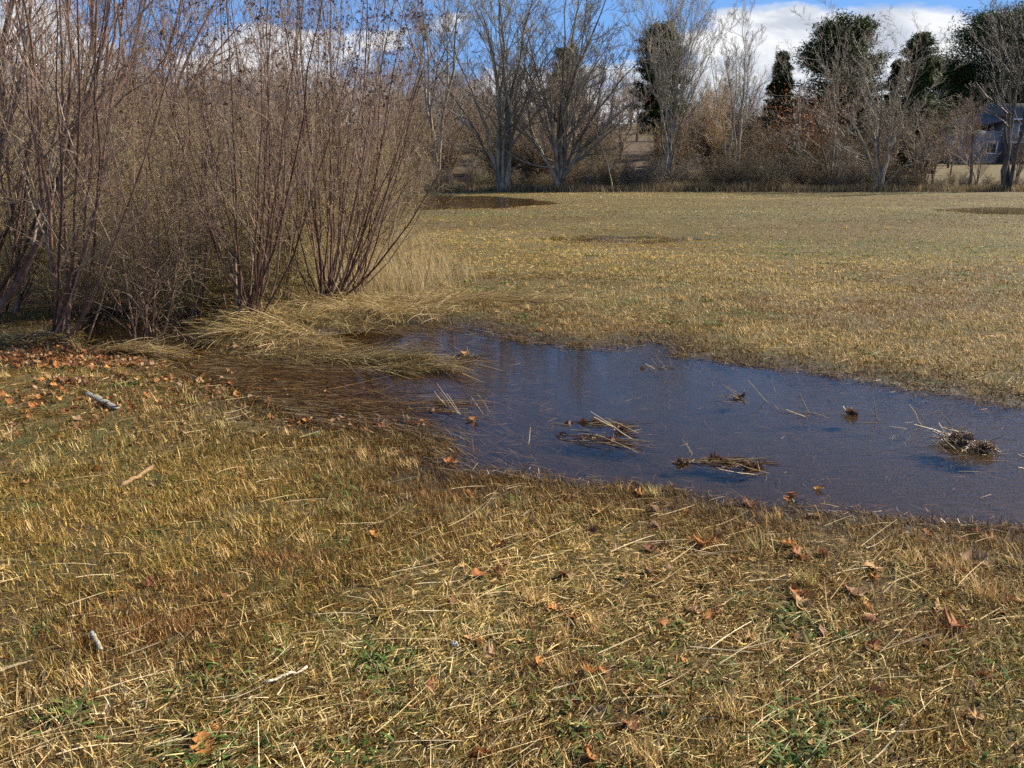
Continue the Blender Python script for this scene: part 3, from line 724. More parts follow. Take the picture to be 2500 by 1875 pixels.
# ------------------------------------------------------------------ shrubs on the left
RED = [(.27, .165, .125), (.21, .115, .085), (.33, .225, .17), (.14, .08, .06)]
def shrub(name, label, base, stems, seed, r0=.016, levels=None, seeds=0, colors=RED, cat='shrub', group=None, K=9, curve=.75, tipz=None):
    """stems: list of (x, y, z) tips in world space"""
    rng = np.random.default_rng(seed)
    root = empty(name, tuple(base), label, cat, group)
    T = np.array(stems) - np.array(base)[None]; N0 = len(T)
    if r0 > .011:
        j = rng.integers(0, N0, int(N0 * .6)); T = np.concatenate([T, T[j] * rng.uniform(.55, 1.0, (len(j), 1)) + rng.normal(0, .22, (len(j), 3))])
    N = len(T); thin = np.where(np.arange(N) < N0, 1.0, .62)[:, None]
    s = np.linspace(0, 1, K)[None, :, None]
    P = np.empty((N, K, 3)); off = rng.normal(0, .07, (N, 1, 2)) * np.array([1, .8]) * (r0 / .016) ** .5
    P[:, :, :2] = off + T[:, None, :2] * s ** curve; P[:, :, 2:] = T[:, None, 2:] * s ** 1.08
    L = np.linalg.norm(T, axis=1)
    wob = rng.normal(0, 1, (N, K, 3)) * .012 * L[:, None, None]; wob[:, 0] = 0; wob[:, :, 2] *= .3
    P += np.cumsum(wob, 1) * .6
    P[:, 0, 2] -= .05
    rad = (r0 * .84 * thin * rng.uniform(.55, 1.15, (N, 1))) * (1 - .78 * np.linspace(0, 1, K)[None] ** .9)
    for i in range(N):
        V, Fq, C = tubes(P[i:i + 1], rad[i:i + 1], 8, cols(rng, 1, colors) * .66)
        mesh_np('stem', V, 4, Fq, M_BARK, C, True, root)
    levels = levels or [dict(m=9, ang=(.3, .75), len=.42, rad=.55, K=7, wan=.10, trop=.10, t0=.18, S=4), dict(m=7, ang=(.35, .95), len=.42, rad=.55, K=5, wan=.15, trop=.07, minr=.0018, t0=.15),
                        dict(m=4, ang=(.4, 1.0), len=.45, rad=.6, K=4, wan=.18, trop=.05, minr=.0012)]
    (V, Fq, C), allP = woody(rng, P, rad, levels, [tuple(c) for c in np.array(colors) * np.array([1.0, 1.08, 1.0]) + .01])
    mesh_np('crown', V, 4, Fq, M_TWIG, C, False, root)
    if seeds:
        tips = np.concatenate([a[:, -1] for a in allP[:2]])
        wz = tips[:, 2] + base[2]; pr = np.clip((wz - 1.6) / 1.6, 0, 1); tips = tips[rng.random(len(tips)) < pr]
        tips = tips[rng.permutation(len(tips))[:seeds]]
        tips = np.repeat(tips, 4, 0) + rng.normal(0, .010, (len(tips) * 4, 3)); n = len(tips)
        a = rng.uniform(0, 6.28, n)
        o = []
        for q in range(3):
            o.append(blades(tips, a + q * 2.1, rng.uniform(.010, .022, n), rng.uniform(.008, .014, n), rng.uniform(-.8, 1.2, n), rng.normal(0, .6, n), cols(rng, n, [(.06, .03, .025), (.1, .05, .035)]), 2, rng.uniform(-1, 1, n), .5))
        V, Fq, C = join(o)
        so = mesh_np('seed_heads', V, 4, Fq, M_TWIG, C, False, root); so['kind'] = 'stuff'
    return root
def tips(pxs, top, y, rng, dy=.5):
    return [tuple(atY(p + rng.normal(0, 12), t_, y + rng.normal(0, dy))) for p, t_ in zip(pxs, top)]
def base3(px, py): x, y = at(px, py, .04); return np.array([x, y, float(height(np.array([x]), np.array([y]))[0])])
rg = np.random.default_rng(90)
b1 = base3(612, 798)
shrub('shrub', 'reddish many stemmed shrub rising from the pale sedge mound', b1, tips([330, 400, 455, 500, 545, 590, 640, 690, 740, 800, 470, 620, 700, 850], [60, -60, -150, -190, -200, -260, -240, -220, -180, -120, -40, -90, -60, 60], b1[1], rg), 101, .017, seeds=260)
b2 = base3(800, 742)
shrub('shrub', 'broad fan of dark shrub stems at the right end of the thicket', b2, tips([560, 620, 670, 715, 760, 800, 840, 880, 925, 965, 1010, 1050, 1085, 1110, 700, 820, 900, 990], [-60, -120, -170, -210, -230, -200, -210, -170, -120, -60, 20, 90, 170, 290, -30, -60, -20, 110], b2[1], rg), 102, .019, seeds=800)
b3 = base3(835, 738)
shrub('shrub', 'slender shrub stems just behind the right hand fan', b3 + np.array([0, .35, 0]), tips([740, 800, 860, 900, 950, 1000, 1040, 1080, 1100], [-100, -150, -140, -110, -60, 0, 150, 250, 350], b3[1] + .4, rg), 103, .015, seeds=150)
b4 = base3(140, 838)
shrub('shrub', 'tall reddish shrub with forked trunks at the left', b4, tips([-60, 30, 90, 150, 230, 300, 370, 420, 190], [-150, -250, -300, -280, -260, -200, -120, 10, -120], b4[1], rg), 104, .026, seeds=25)
b5 = base3(-70, 800)
shrub('shrub', 'thick pinkish trunk leaning in at the left edge', b5, tips([40, 110, 160, -100, 240, 320], [-100, -220, -60, -250, -180, -60], b5[1] + .2, rg), 105, .045)
b6 = base3(30, 765)
shrub('shrub', 'slim shrub behind the leaning trunk at the left edge', b6, tips([-80, -10, 40, 100, 170, 210], [-100, -200, -200, -160, -200, -60], b6[1] + .3, rg), 106, .022)
b7 = base3(350, 830)
shrub('shrub', 'low twiggy shrub growing out of the black ditch', b7, tips([190, 250, 290, 330, 380, 430, 480, 310, 400, 350], [430, 330, 260, 210, 230, 330, 430, 400, 390, 160], b7[1] + .2, rg, .3), 107, .010,
      levels=[dict(m=10, ang=(.4, 1.1), len=.5, rad=.6, K=6, wan=.16, trop=.0, t0=.08, S=3), dict(m=7, ang=(.4, 1.1), len=.5, rad=.6, K=5, wan=.18, trop=-.02, minr=.0018, t0=.1), dict(m=3, ang=(.4, 1.0), len=.45, rad=.6, K=4, wan=.15, minr=.0014)])
b8 = base3(470, 765)
shrub('shrub', 'fine stemmed shrub between the ditch and the mound', b8, tips([250, 320, 380, 430, 480, 530, 580, 440], [150, 30, -60, -100, -120, -80, 60, 130], b8[1] + .3, rg, .3), 108, .014, seeds=80)
b9 = base3(690, 730)
shrub('shrub', 'red twigged shrub half hidden between the two main clumps', b9, tips([540, 600, 650, 700, 750, 800], [40, -30, -70, -80, -60, 10], b9[1] + .5, rg, .3), 109, .014, seeds=80)
b10 = base3(1030, 716)
shrub('sapling', 'thin curved dark sapling standing alone in tall grass', b10, [tuple(atY(1072, 430, b10[1])), tuple(atY(1150, 560, b10[1])), tuple(atY(1000, 560, b10[1]))], 110, .007, cat='sapling',
      levels=[dict(m=3, ang=(.4, .8), len=.4, rad=.5, K=5, wan=.1, trop=.02, t0=.3, minr=.0015), dict(m=2, ang=(.4, .8), len=.4, rad=.6, K=4, wan=.1, minr=.001)])

# thicket of finer brush behind: three kinds, copied with turns
OLV = [(.32, .23, .10), (.22, .15, .06), (.44, .33, .17), (.14, .09, .04)]
def brush_proto(name, seed, h, spread, n, colors, r0=.010, m=(9, 8, 4), label='', group='', twr=.0026, trop=-.02):
    rng = np.random.default_rng(seed)
    tp = []
    for i in range(n):
        a = rng.uniform(0, 6.28); r = spread * rng.uniform(.15, 1); tp.append((r * cos(a), r * sin(a), h * rng.uniform(.6, 1.05)))
    return shrub(name, label, np.array([0, 0, 0.0]), tp, seed, r0, [dict(m=m[0], ang=(.4, 1.1), len=.5, rad=.6, K=6, wan=.14, trop=.02, t0=.06, S=3), dict(m=m[1], ang=(.5, 1.2), len=.5, rad=.6, K=5, wan=.18, trop=trop, minr=twr, t0=.1),
                 dict(m=m[2], ang=(.4, 1.1), len=.5, rad=.7, K=4, wan=.2, trop=trop, minr=twr * .8)], colors=colors, group=group)
THG = 'brushy shrubs of the thicket behind the main clumps'
THL = 'tangled olive brown shrub in the thicket behind the red stems'
protoA = brush_proto('shrub', 201, 2.2, 1.4, 12, OLV, label=THL, group=THG)
protoB = brush_proto('shrub', 202, 2.7, 1.2, 12, OLV + RED, label=THL, group=THG)
protoC = brush_proto('shrub', 203, 1.25, 1.1, 22, [(.34, .25, .11), (.22, .15, .06), (.42, .32, .17), (.14, .09, .04)], .007, (9, 8, 4), 'low tan tangle of briars under the taller thicket', THG, .0022, -.05)
rg2 = np.random.default_rng(91)
for i, (x, y, s) in enumerate([(-3.7, 8.5, .62), (-4.6, 8.9, .8), (-2.9, 9.2, .7), (-5.8, 8.8, .8), (-3.3, 9.9, 1.0), (-4.4, 10.2, 1.1), (-5.6, 10.5, 1.1), (-2.4, 10.4, .8), (-3.6, 11.6, 1.2), (-5, 12.3, 1.3), (-6.6, 12, 1.3), (-2.7, 12.2, 1.0), (-4.2, 14, 1.4), (-2.6, 15, 1.2), (-6.3, 14.5, 1.4), (-8.3, 13, 1.4), (-3.1, 19, 1.3)]):
    o = protoC if i == 0 else copy_tree(protoC)
    o.location = (x, y, float(height(np.array([x]), np.array([y]))[0])); o.rotation_euler = (0, 0, rg2.uniform(0, 6.28)); o.scale = (s, s, s * rg2.uniform(.9, 1.2))
spots = [(-5.2, 9.0, 1), (-4.1, 9.6, .9), (-2.9, 9.7, .8), (-6.6, 9.6, 1.1), (-3.5, 10.8, 1), (-5.0, 11.2, 1.1), (-2.6, 11.4, .95), (-7.0, 11.5, 1.2), (-8.6, 11, 1.2), (-3.6, 13, 1.05), (-5.6, 13.5, 1.15), (-7.8, 14, 1.2),
         (-10, 14, 1.3), (-2.3, 13, .9), (-4.4, 16, 1.2), (-7, 17, 1.3), (-10, 18, 1.4), (-2.9, 17, 1), (-13, 18, 1.5), (-5, 20, 1.2), (-8, 22, 1.4), (-3.6, 8.9, .7), (-4.6, 8.3, .55), (-3.2, 22, 1.0), (-12, 24, 1.5), (-6, 26, 1.2)]
for i, (x, y, s) in enumerate(spots):
    src = protoA if i % 2 == 0 else protoB
    o = src if i < 2 else copy_tree(src)
    o.location = (x, y, float(height(np.array([x]), np.array([y]))[0])); o.rotation_euler = (0, 0, rg2.uniform(0, 6.28)); o.scale = (s, s, s * rg2.uniform(.85, 1.1))

# ------------------------------------------------------------------ far trees
GREY = [(.24, .20, .15), (.17, .14, .105), (.33, .28, .21)]
def tree(name, label, y, basepx, stems, seed, r0, levels, colors=GREY, K=9, curve=.8, cat='bare tree', group=None, basep=None, S=8):
    """stems: pixel tips (px, py) or (px, py, dy); forks from one foot"""
    rng = np.random.default_rng(seed)
    x0 = atY(basepx, 440, y)[0] if basep is None else basep[0]
    z0 = float(height(np.array([x0]), np.array([y]))[0])
    root = empty(name, (x0, y, z0), label, cat, group)
    T = np.array([atY(s_[0], s_[1], y + (s_[2] if len(s_) > 2 else rng.normal(0, 1.0))) for s_ in stems]) - np.array([x0, y, z0]); N = len(T)
    s = np.linspace(0, 1, K)[None, :, None]
    P = np.empty((N, K, 3)); P[:, :, :2] = T[:, None, :2] * s ** (1 / curve) + rng.normal(0, r0 * .6, (N, 1, 2)); P[:, :, 2:] = T[:, None, 2:] * s
    L = np.linalg.norm(T, axis=1)
    wob = rng.normal(0, 1, (N, K, 3)) * .019 * L[:, None, None]; wob[:, 0] = 0; wob[:, :, 2] *= .3; P += np.cumsum(wob, 1) * .7
    P[:, 0, 2] = -.3
    rr = r0 * rng.uniform(.6, 1.1, (N, 1)); rad = rr * (1.15 - 1.0 * np.linspace(0, 1, K)[None] ** .75)
    V, Fq, C = tubes(P, rad, S, cols(rng, N, colors)); mesh_np('trunk', V, 4, Fq, M_BARKF, C, True, root)
    (V, Fq, C), _ = woody(rng, P, rad, levels, [tuple(c) for c in np.array(colors) * 1.0])
    mesh_np('crown', V, 4, Fq, M_TWIG, C, False, root)
    return root
def lv(a, b, c, d=0, r=.007, t0=.25, up=.08, ang=(.35, .8), l0=.45):
    o = [dict(m=a, ang=ang, len=l0, rad=.55, K=7, wan=.10, trop=up, t0=t0, S=4), dict(m=b, ang=(.3, .85), len=.5, rad=.5, K=6, wan=.12, trop=up, minr=r * 1.2, t0=.2),
         dict(m=c, ang=(.3, .9), len=.5, rad=.55, K=5, wan=.14, trop=up * .8, minr=r, t0=.15)]
    if d: o.append(dict(m=d, ang=(.3, .9), len=.5, rad=.6, K=4, wan=.14, trop=up * .6, minr=r * .8, t0=.15))
    return o
tree('maple_tree', 'large many trunked maple with spreading limbs right of the shrubs', 44.6, 1226, [(1000, 90), (1090, 30), (1130, -70), (1180, -60), (1235, -120), (1265, -110), (1300, -60), (1355, -30), (1400, 90), (1155, 0)], 301, .115, [dict(m=2, ang=(.3, .65), len=.62, rad=.72, K=9, wan=.09, trop=.05, t0=.15, t1=.7, S=6, short=.4, keep=1)] + lv(6, 6, 5, 4, .0075, .2, .05, (.4, 1.0), .42), curve=.62)
tree('maple_tree', 'dark trunked maple dividing into pale limbs in the hedge centre', 45.4, 1366, [(1160, 230), (1300, 40), (1380, -40), (1430, -60), (1480, -30), (1520, 60), (1560, 150), (1590, 230), (1440, 20), (1255, 130)], 302, .13, [dict(m=2, ang=(.3, .65), len=.62, rad=.72, K=9, wan=.09, trop=.05, t0=.15, t1=.7, S=6, short=.4, keep=1)] + lv(9, 7, 6, 4, .0075, .2, .05, (.4, 1.0), .42), curve=.6)
tree('ash_tree', 'straight forked tree behind the shrubs left of the maple', 52, 1066, [(1070, -150), (960, -30), (1180, -20), (1010, -80), (1120, -110)], 303, .14, lv(9, 8, 7, 4, .008, .4), curve=.45)
tree('birch_clump', 'clump of slim pale trunks rising from the dark hedge', 47, 1630, [(1520, 60), (1560, 10), (1590, -40), (1625, -60), (1660, -60), (1690, -40), (1730, -10), (1765, 50), (1640, 0), (1605, 30), (1700, 40)], 304, .062, lv(10, 8, 7, 4, .006, .35, .13, (.3, .75), .38), colors=[(.42, .37, .29), (.3, .26, .2), (.2, .17, .13)], curve=.5)
tree('slender_tree', 'slender pale tree with narrow crown between birch clump and pines', 48, 1800, [(1805, 30), (1770, 150), (1850, 130)], 305, .09, lv(14, 8, 7, 4, .006, .35, .12, (.35, .8), .38), colors=[(.3, .26, .2), (.2, .17, .13)], curve=.5)
tree('leaning_tree', 'thin leaning stem beside the slender pale tree', 49, 1778, [(1740, 110), (1775, 140)], 306, .07, lv(9, 6, 5, 2, .006, .4), curve=.7)
tree('crooked_tree', 'open crooked grey tree in front of the rounded pine', 47, 2030, [(1960, 55), (2050, 50), (1905, 160), (2110, 120), (1870, 300), (2140, 230), (2010, 150)], 307, .085, lv(8, 7, 6, 4, .006, .3, .04, (.4, 1.0)), curve=.6)
tree('hedge_tree', 'many stemmed bare tree in front of the twin topped spruce', 44.8, 2152, [(2100, 150), (2150, 110), (2220, 90), (2270, 110), (2330, 170), (2050, 260), (2370, 270), (2200, 180)], 308, .085, lv(8, 7, 6, 4, .0065, .25, .05, (.4, 1.0)), curve=.7)
tree('dark_trunk_tree', 'tall dark trunk crossing in front of the house', 44.5, 2461, [(2465, 40), (2400, 70), (2540, 60), (2480, 30)], 309, .12, lv(9, 7, 6, 4, .007, .35, .08), colors=[(.10, .085, .07), (.15, .13, .11)], curve=.4)
tree('broken_tree', 'broken leaning limb propped against the central maple', 44, 1500, [(1447, 268)], 310, .045, lv(3, 3, 2, 0, .006, .1, -.05), colors=[(.3, .25, .19)], curve=1.0)
# left: taller trees behind the thicket
tree('left_tree', 'pinkish trunked tree with wide limbs behind the left thicket', 17, 215, [(60, -200), (160, -260), (330, -240), (420, -80), (-60, -120), (250, -260)], 311, .10, lv(8, 7, 6, 3, .0035, .2, .06), colors=RED, curve=.6, cat='bare tree')
tree('left_tree', 'reddish tree behind the thicket with limbs reaching toward the sedge', 20, 330, [(480, 20), (420, -90), (260, -150), (560, -60), (340, -200), (620, 80)], 312, .09, lv(8, 7, 6, 3, .004, .25, .06), colors=RED, curve=.6)
tree('left_tree', 'tall trees cut off by the left edge behind the thicket', 15, -40, [(-100, -200), (20, -250), (90, -100), (-200, -160), (130, -260)], 313, .10, lv(8, 7, 6, 3, .0035, .2, .06), colors=RED, curve=.6)

# background woodland: three kinds of bare tree, copied
WG = 'bare trees of the wood behind the field'
def wood_proto(seed, h, n, r0, label, colors, spread=.35, name='bare_tree', m=(9, 6, 6), tr=.012, K=7, cat='bare tree', group=WG):
    rng = np.random.default_rng(seed); root = empty(name, (0, 0, 0), label, cat, group)
    T = np.stack([rng.normal(0, spread * h * .5, n), rng.normal(0, spread * h * .5, n), h * rng.uniform(.8, 1.05, n)], 1)
    s = np.linspace(0, 1, K)[None, :, None]; P = np.empty((n, K, 3)); P[:, :, :2] = T[:, None, :2] * s ** 1.6; P[:, :, 2:] = T[:, None, 2:] * s
    P += np.cumsum(rng.normal(0, .010 * h, (n, K, 3)) * (s > 0), 1) * .5; P[:, 0, 2] = -.4
    rad = r0 * rng.uniform(.7, 1.1, (n, 1)) * (1.1 - .95 * np.linspace(0, 1, K)[None])
    V, Fq, C = tubes(P, rad, 6, cols(rng, n, colors)); mesh_np('trunk', V, 4, Fq, M_BARKF, C, True, root)
    (V, Fq, C), _ = woody(rng, P, rad, [dict(m=m[0], ang=(.35, .9), len=.42, rad=.5, K=6, wan=.1, trop=.08, t0=.22, S=3, minr=tr), dict(m=m[1], ang=(.35, .9), len=.5, rad=.5, K=5, wan=.12, trop=.08, minr=tr * .8),
                                    dict(m=m[2], ang=(.35, .9), len=.55, rad=.6, K=4, wan=.12, trop=.06, minr=tr * .65)], colors)
    mesh_np('crown', V, 4, Fq, M_TWIG, C, False, root); return root
WGREY = [(.26, .19, .13), (.19, .14, .095), (.34, .25, .18)]
wp = [wood_proto(401, 8, 1, .16, 'grey brown single trunked tree in the wood behind the field', WGREY, .2, m=(20, 9, 7)),
      wood_proto(402, 7, 3, .11, 'grey brown twin forked tree in the wood behind the field', WGREY, .4, m=(13, 9, 7)),
      wood_proto(403, 6.5, 5, .08, 'bushy many stemmed tree in the wood behind the field', WGREY, .5, m=(11, 8, 7))]
rg3 = np.random.default_rng(92); k = 0
def place(src, first, x, y, s, zs=1.0):
    o = src if first else copy_tree(src)
    o.location = (x, y, float(height(np.array([x]), np.array([y]), False)[0]) - .05); o.rotation_euler = (0, 0, rg3.uniform(0, 6.28)); o.scale = (s, s, s * zs); return o
used = set()
for row, (yy, pxs, top) in enumerate([(54, range(40, 1440, 95), 250), (64, range(-100, 1540, 80), 215), (78, range(-150, 1480, 60), 190), (95, range(-150, 1500, 55), 175), (60, [1730, 1800, 1880, 1950, 2060, 2120, 2230], 260), (72, range(1640, 2300, 50), 235), (58, range(1640, 2290, 38), 272), (68, range(1630, 2290, 38), 248), (90, range(1480, 2420, 48), 205), (115, range(-100, 1800, 55), 185)]):
    for p in pxs:
        y = yy + rg3.normal(0, 2.2); x = (p + rg3.normal(0, 18) - 1250) / F * y
        kk = int(rg3.integers(0, 3)); zt = CAMH + (HORIZ - (top + rg3.normal(0, 16) + (20 if p > 1400 else 0))) / F * y
        hh = zt - float(height(np.array([x]), np.array([y]), False)[0]); s = hh / (8.6, 7.6, 7.0)[kk]
        if s < .2: continue
        place(wp[kk], kk not in used, x, y, s); used.add(kk)
# hedge bushes along the far edge of the field
HG = 'shrubs of the hedge along the far edge of the field'
HC1 = [(.20, .125, .07), (.27, .18, .11), (.11, .07, .04)]; HC2 = [(.18, .135, .07), (.12, .085, .045), (.25, .19, .11)]; HC3 = [(.29, .21, .16), (.20, .145, .11)]
def hproto(seed, h, sp, n, colr, lab): return brush_proto('hedge_shrub', seed, h, sp, n, colr, .02, (8, 7, 5), lab, HG, .006, .02)
for i, px in enumerate([2130, 2250, 2290, 2335, 2375, 2495]):
    place(wp[i % 3], False, (px - 1250) / F * 46, 46 + (i % 3), .38 + .12 * (i % 4))
hp = [hproto(501, 2.4, 1.5, 14, HC1, 'dark reddish shrub in the hedge at the far field edge'), hproto(502, 1.8, 1.6, 14, HC2, 'olive brown shrub in the hedge at the far field edge'), hproto(503, 2.6, 1.4, 14, HC3, 'purplish grey shrub in the hedge at the far field edge')]
used = set()
for i in range(100):
    px = 900 + i * 17.5 + rg3.normal(0, 10); y = 45.3 + abs(rg3.normal(0, 1.6)); 
    if px > 2230: sc_ = rg3.uniform(.25, .4)
    elif px > 1950 and rg3.random() < .5: sc_ = .45
    else: sc_ = rg3.uniform(.45, .95) * (1.0 if px > 1450 else .7)
    kk = int(rg3.integers(0, 3))
    if 1500 < px < 1620: kk = 2
    place(hp[kk], kk not in used, (px - 1250) / F * y, y, sc_ ); used.add(kk)
for i in range(45):
    px = rg3.uniform(900, 2080); y = rg3.uniform(49, 57)
    if 1480 < px < 1610 : continue
    place(hp[int(rg3.integers(0, 3))], False, (px - 1250) / F * y, y, rg3.uniform(.9, 1.4))
for i in range(150):
    y = rg3.uniform(52, 118); px = rg3.uniform(-150, 1470) if i < 120 else rg3.uniform(1640, 2080)
    place(hp[int(rg3.integers(0, 3))], False, (px - 1250) / F * y, y, rg3.uniform(1.1, 1.9))
def edge_grass():
    rng = np.random.default_rng(510); n = 42000
    px = rng.uniform(850, 2700, n); y = rng.normal(44.6, .55, n) + .5; x = (px - 1250) / F * y
    base = np.stack([x, y, height(x, y, False) - .02], 1)
    V, Fq, C = blades(base, rng.uniform(0, 6.28, n), rng.uniform(.15, .55, n) * (.5 + fbm(x, y, 2, .5)), rng.uniform(.012, .025, n), rng.uniform(1.0, 1.55, n), rng.normal(-.4, .4, n), cols(rng, n, [(.26, .2, .1), (.17, .11, .06), (.42, .34, .2), (.11, .07, .04)], None, .3), 2, rng.uniform(-.5, .5, n))
    tag(mesh_np('rough_grass', V, 4, Fq, M_BLADE, C), 'rank brown grass along the foot of the hedge', 'grass', kind='stuff')
edge_grass()
# tan leaf-holding bush and rusty oak
def foliage(root, pts, rng, size, colr, mat, name='foliage'):
    n = len(pts)
    V, Fq, C = blades(pts, rng.uniform(0, 6.28, n), rng.uniform(.6, 1.2, n) * size, rng.uniform(.4, .8, n) * size, rng.uniform(-1, 1, n), rng.normal(0, .4, n), cols(rng, n, colr, None, .3), 1, rng.uniform(-1.2, 1.2, n), .4)
    o = mesh_np(name, V, 4, Fq, mat, C, False, root); return o
tan_ = wood_proto(404, 6.3, 12, .05, 'tawny fine twigged bush behind the birch clump', [(.42, .29, .16), (.34, .22, .12), (.48, .36, .22)], .42, 'tan_bush', (10, 8, 6), .009, cat='bush', group=None)
place(tan_, True, (1722 - 1250) / F * 54, 54, .83)
oak = wood_proto(405, 5.5, 3, .1, 'small oak still holding rusty brown leaves', GREY, .4, 'oak_tree', (8, 6, 4), .01, cat='oak', group=None)
rr = np.random.default_rng(406); pts = rr.normal(0, 1, (5200, 3)) * [1.5, 1.3, 1.0] + [0, 0, 3.1]; q = fbm(pts[:, 0] * 3 + 50, pts[:, 2] * 3 + 50, 2, 1.0); pts = pts[q > .45]
foliage(oak, pts, rr, .13, [(.20, .08, .035), (.14, .06, .03), (.26, .13, .06)], M_LEAF)
place(oak, True, (1925 - 1250) / F * 52, 52, 1.05)

# ------------------------------------------------------------------ conifers
def conifer(name, label, px, y, top, bot, wpx, seed, kind='spruce', trunk_bare=.08, n=16000, extra=None, group=None):
    rng = np.random.default_rng(seed)
    x = (px - 1250) / F * y; z0 = float(height(np.array([x]), np.array([y]), False)[0])
    h = CAMH + (HORIZ - top) / F * y - z0; wr = wpx / F * y / 2
    root = empty(name, (x, y, z0), label, 'conifer', group)
    P = np.zeros((1, 8, 3)); P[0, :, 2] = np.linspace(-.3, h * .97, 8); P[0, 1:, 0] += rng.normal(0, .06, 7)
    V, Fq, C = tubes(P, (h * .022 * (1.05 - np.linspace(0, 1, 8)))[None], 8, np.array([[.12, .09, .07]])); mesh_np('trunk', V, 4, Fq, M_BARKF, C, True, root)
    n = int(n * 2.6)
    nb = 190 if kind == 'spruce' else 140
    t = trunk_bare + (1 - trunk_bare) * rng.random(nb) ** .9
    if kind == 'spruce': prof = (1 - t) ** .6 * .95 + .03
    else: prof = np.sqrt(np.clip(1 - ((t - .45) / .57) ** 2, 0, 1)) * .95 + .05
    prof = np.where(t < trunk_bare + .1, prof * .75, prof)
    L = wr * prof * rng.uniform(.7, 1.12, nb); a = rng.uniform(0, 6.28, nb)
    el = np.where(t > .6, .35, 0.0) + (rng.normal(-.12, .12, nb) if kind == 'spruce' else rng.normal(.2, .2, nb))
    d = np.stack([np.cos(a) * np.cos(el), np.sin(a) * np.cos(el), np.sin(el)], 1)
    st = np.stack([0 * t, 0 * t, t * h], 1)
    Pb, Rb = grow(rng, st, d, L, np.full(nb, .04) * h / 8, 6, .08, .02)
    V, Fq, C = tubes(Pb, Rb, 3, cols(rng, nb, [(.1, .08, .06)])); mesh_np('limbs', V, 4, Fq, M_BARKF, C, False, root)
    wgt = L / L.sum(); i = rng.choice(nb, n, p=wgt); u = rng.random(n) ** .6 * 5; k = np.clip(u.astype(int), 0, 4); f = (u - k)[:, None]
    p = Pb[i, k] * (1 - f) + Pb[i, k + 1] * f
    spread = (.10 if kind == 'spruce' else .16) * wr
    p = p + rng.normal(0, 1, (n, 3)) * np.array([1, 1, .45]) * spread * (1.1 - .5 * (u / 5))[:, None]
    az_ = a[i] + rng.normal(0, .9, n); sz = .13 + .008 * y / 6
    dark = cols(rng, n, [(.045, .070, .022), (.065, .095, .028), (.03, .048, .018), (.11, .13, .04)], [.35, .3, .25, .1], .3)
    V, Fq, C = blades(p, az_, rng.uniform(.6, 1.3, n) * sz, rng.uniform(.3, .6, n) * sz, rng.normal(.15 if kind != 'spruce' else -.2, .5, n), rng.normal(0, .4, n), dark, 1, rng.uniform(-1, 1, n), .2)
    mesh_np('crown', V, 4, Fq, M_NEEDLE, C, False, root)
    return root
conifer('pine_tree', 'dark columnar pine with a bare leg beside the birch clump', 1588, 66, 106, 320, 125, 601, 'pine', .18)
conifer('spruce_tree', 'small pointed spruce seen between bare crowns', 1866, 64, 156, 320, 100, 602)
conifer('pine_tree', 'rounded pine behind the crooked grey tree', 2005, 62, 108, 350, 215, 603, 'pine', .03, 22000)
conifer('spruce_tree', 'dense twin topped spruce right of the rounded pine', 2178, 60, 118, 390, 195, 604, 'spruce', .03, 22000)
conifer('spruce_tree', 'lower spire leaning on the left of the dense spruce', 2130, 61, 170, 390, 80, 605, 'spruce', .03, 9000)
conifer('pine_tree', 'big spreading pine left of the house roof', 2345, 86, 96, 330, 270, 606, 'pine', .04, 26000)
conifer('pine_tree', 'tallest pine rising over the house at the right edge', 2465, 90, 72, 330, 280, 607, 'pine', .05, 26000)
conifer('pine_tree', 'pine partly cut off by the right edge', 2580, 88, 92, 330, 240, 608, 'pine', .05, 16000)
conifer('pine_tree', 'dark low pine filling the gap beside the big pine', 2260, 90, 200, 370, 180, 609, 'pine', .03, 16000)
conifer('pine_tree', 'faint pine behind the central maple crown', 1375, 100, 150, 330, 90, 610, 'pine', .1, 9000)
conifer('arborvitae', 'small dark evergreen on the lawn under the columnar pine', 1553, 104, 287, 325, 18, 611, 'pine', .02, 4000)
conifer('yew_bush', 'low dark evergreen bush beside the white garden chairs', 2080, 58, 318, 375, 90, 612, 'pine', .0, 9000)
conifer('yew_bush', 'low dark evergreen bush behind the garden swing', 1960, 58, 322, 380, 100, 613, 'pine', .0, 9000)

# ------------------------------------------------------------------ house, swing, chairs
def boxes(name, bl, mat, parent=None, col=None):
    Vs, Fs = [], []; o = 0
    for (x0, x1, y0, y1, z0, z1) in bl:
        Vs.append([(x0, y0, z0), (x1, y0, z0), (x1, y1, z0), (x0, y1, z0), (x0, y0, z1), (x1, y0, z1), (x1, y1, z1), (x0, y1, z1)])
        Fs += [[o + a for a in f] for f in ((0, 3, 2, 1), (4, 5, 6, 7), (0, 1, 5, 4), (1, 2, 6, 5), (2, 3, 7, 6), (3, 0, 4, 7))]; o += 8
    V = np.array(Vs).reshape(-1, 3); Fq = np.array(Fs)
    return mesh_np(name, V, 4, Fq, mat, np.repeat([col], len(Fq), 0) if col else None, False, parent)
M_SIDING = plain('pale_blue_siding', (.24, .27, .32), .6, .1, 2)
M_ROOF = plain('brown_shingles', (.17, .145, .13), .9, .25, 4)
M_STONE = plain('dark_foundation', (.10, .08, .07), .9, .3, 4)
M_GLASS = plain('dark_window_glass', (.03, .04, .05), .08, .1, 1)
M_WHITE = plain('white_paint', (.80, .80, .82), .35, .05, 5)
M_WING = plain('grey_blue_shingles', (.12, .125, .14), .85, .2, 3)
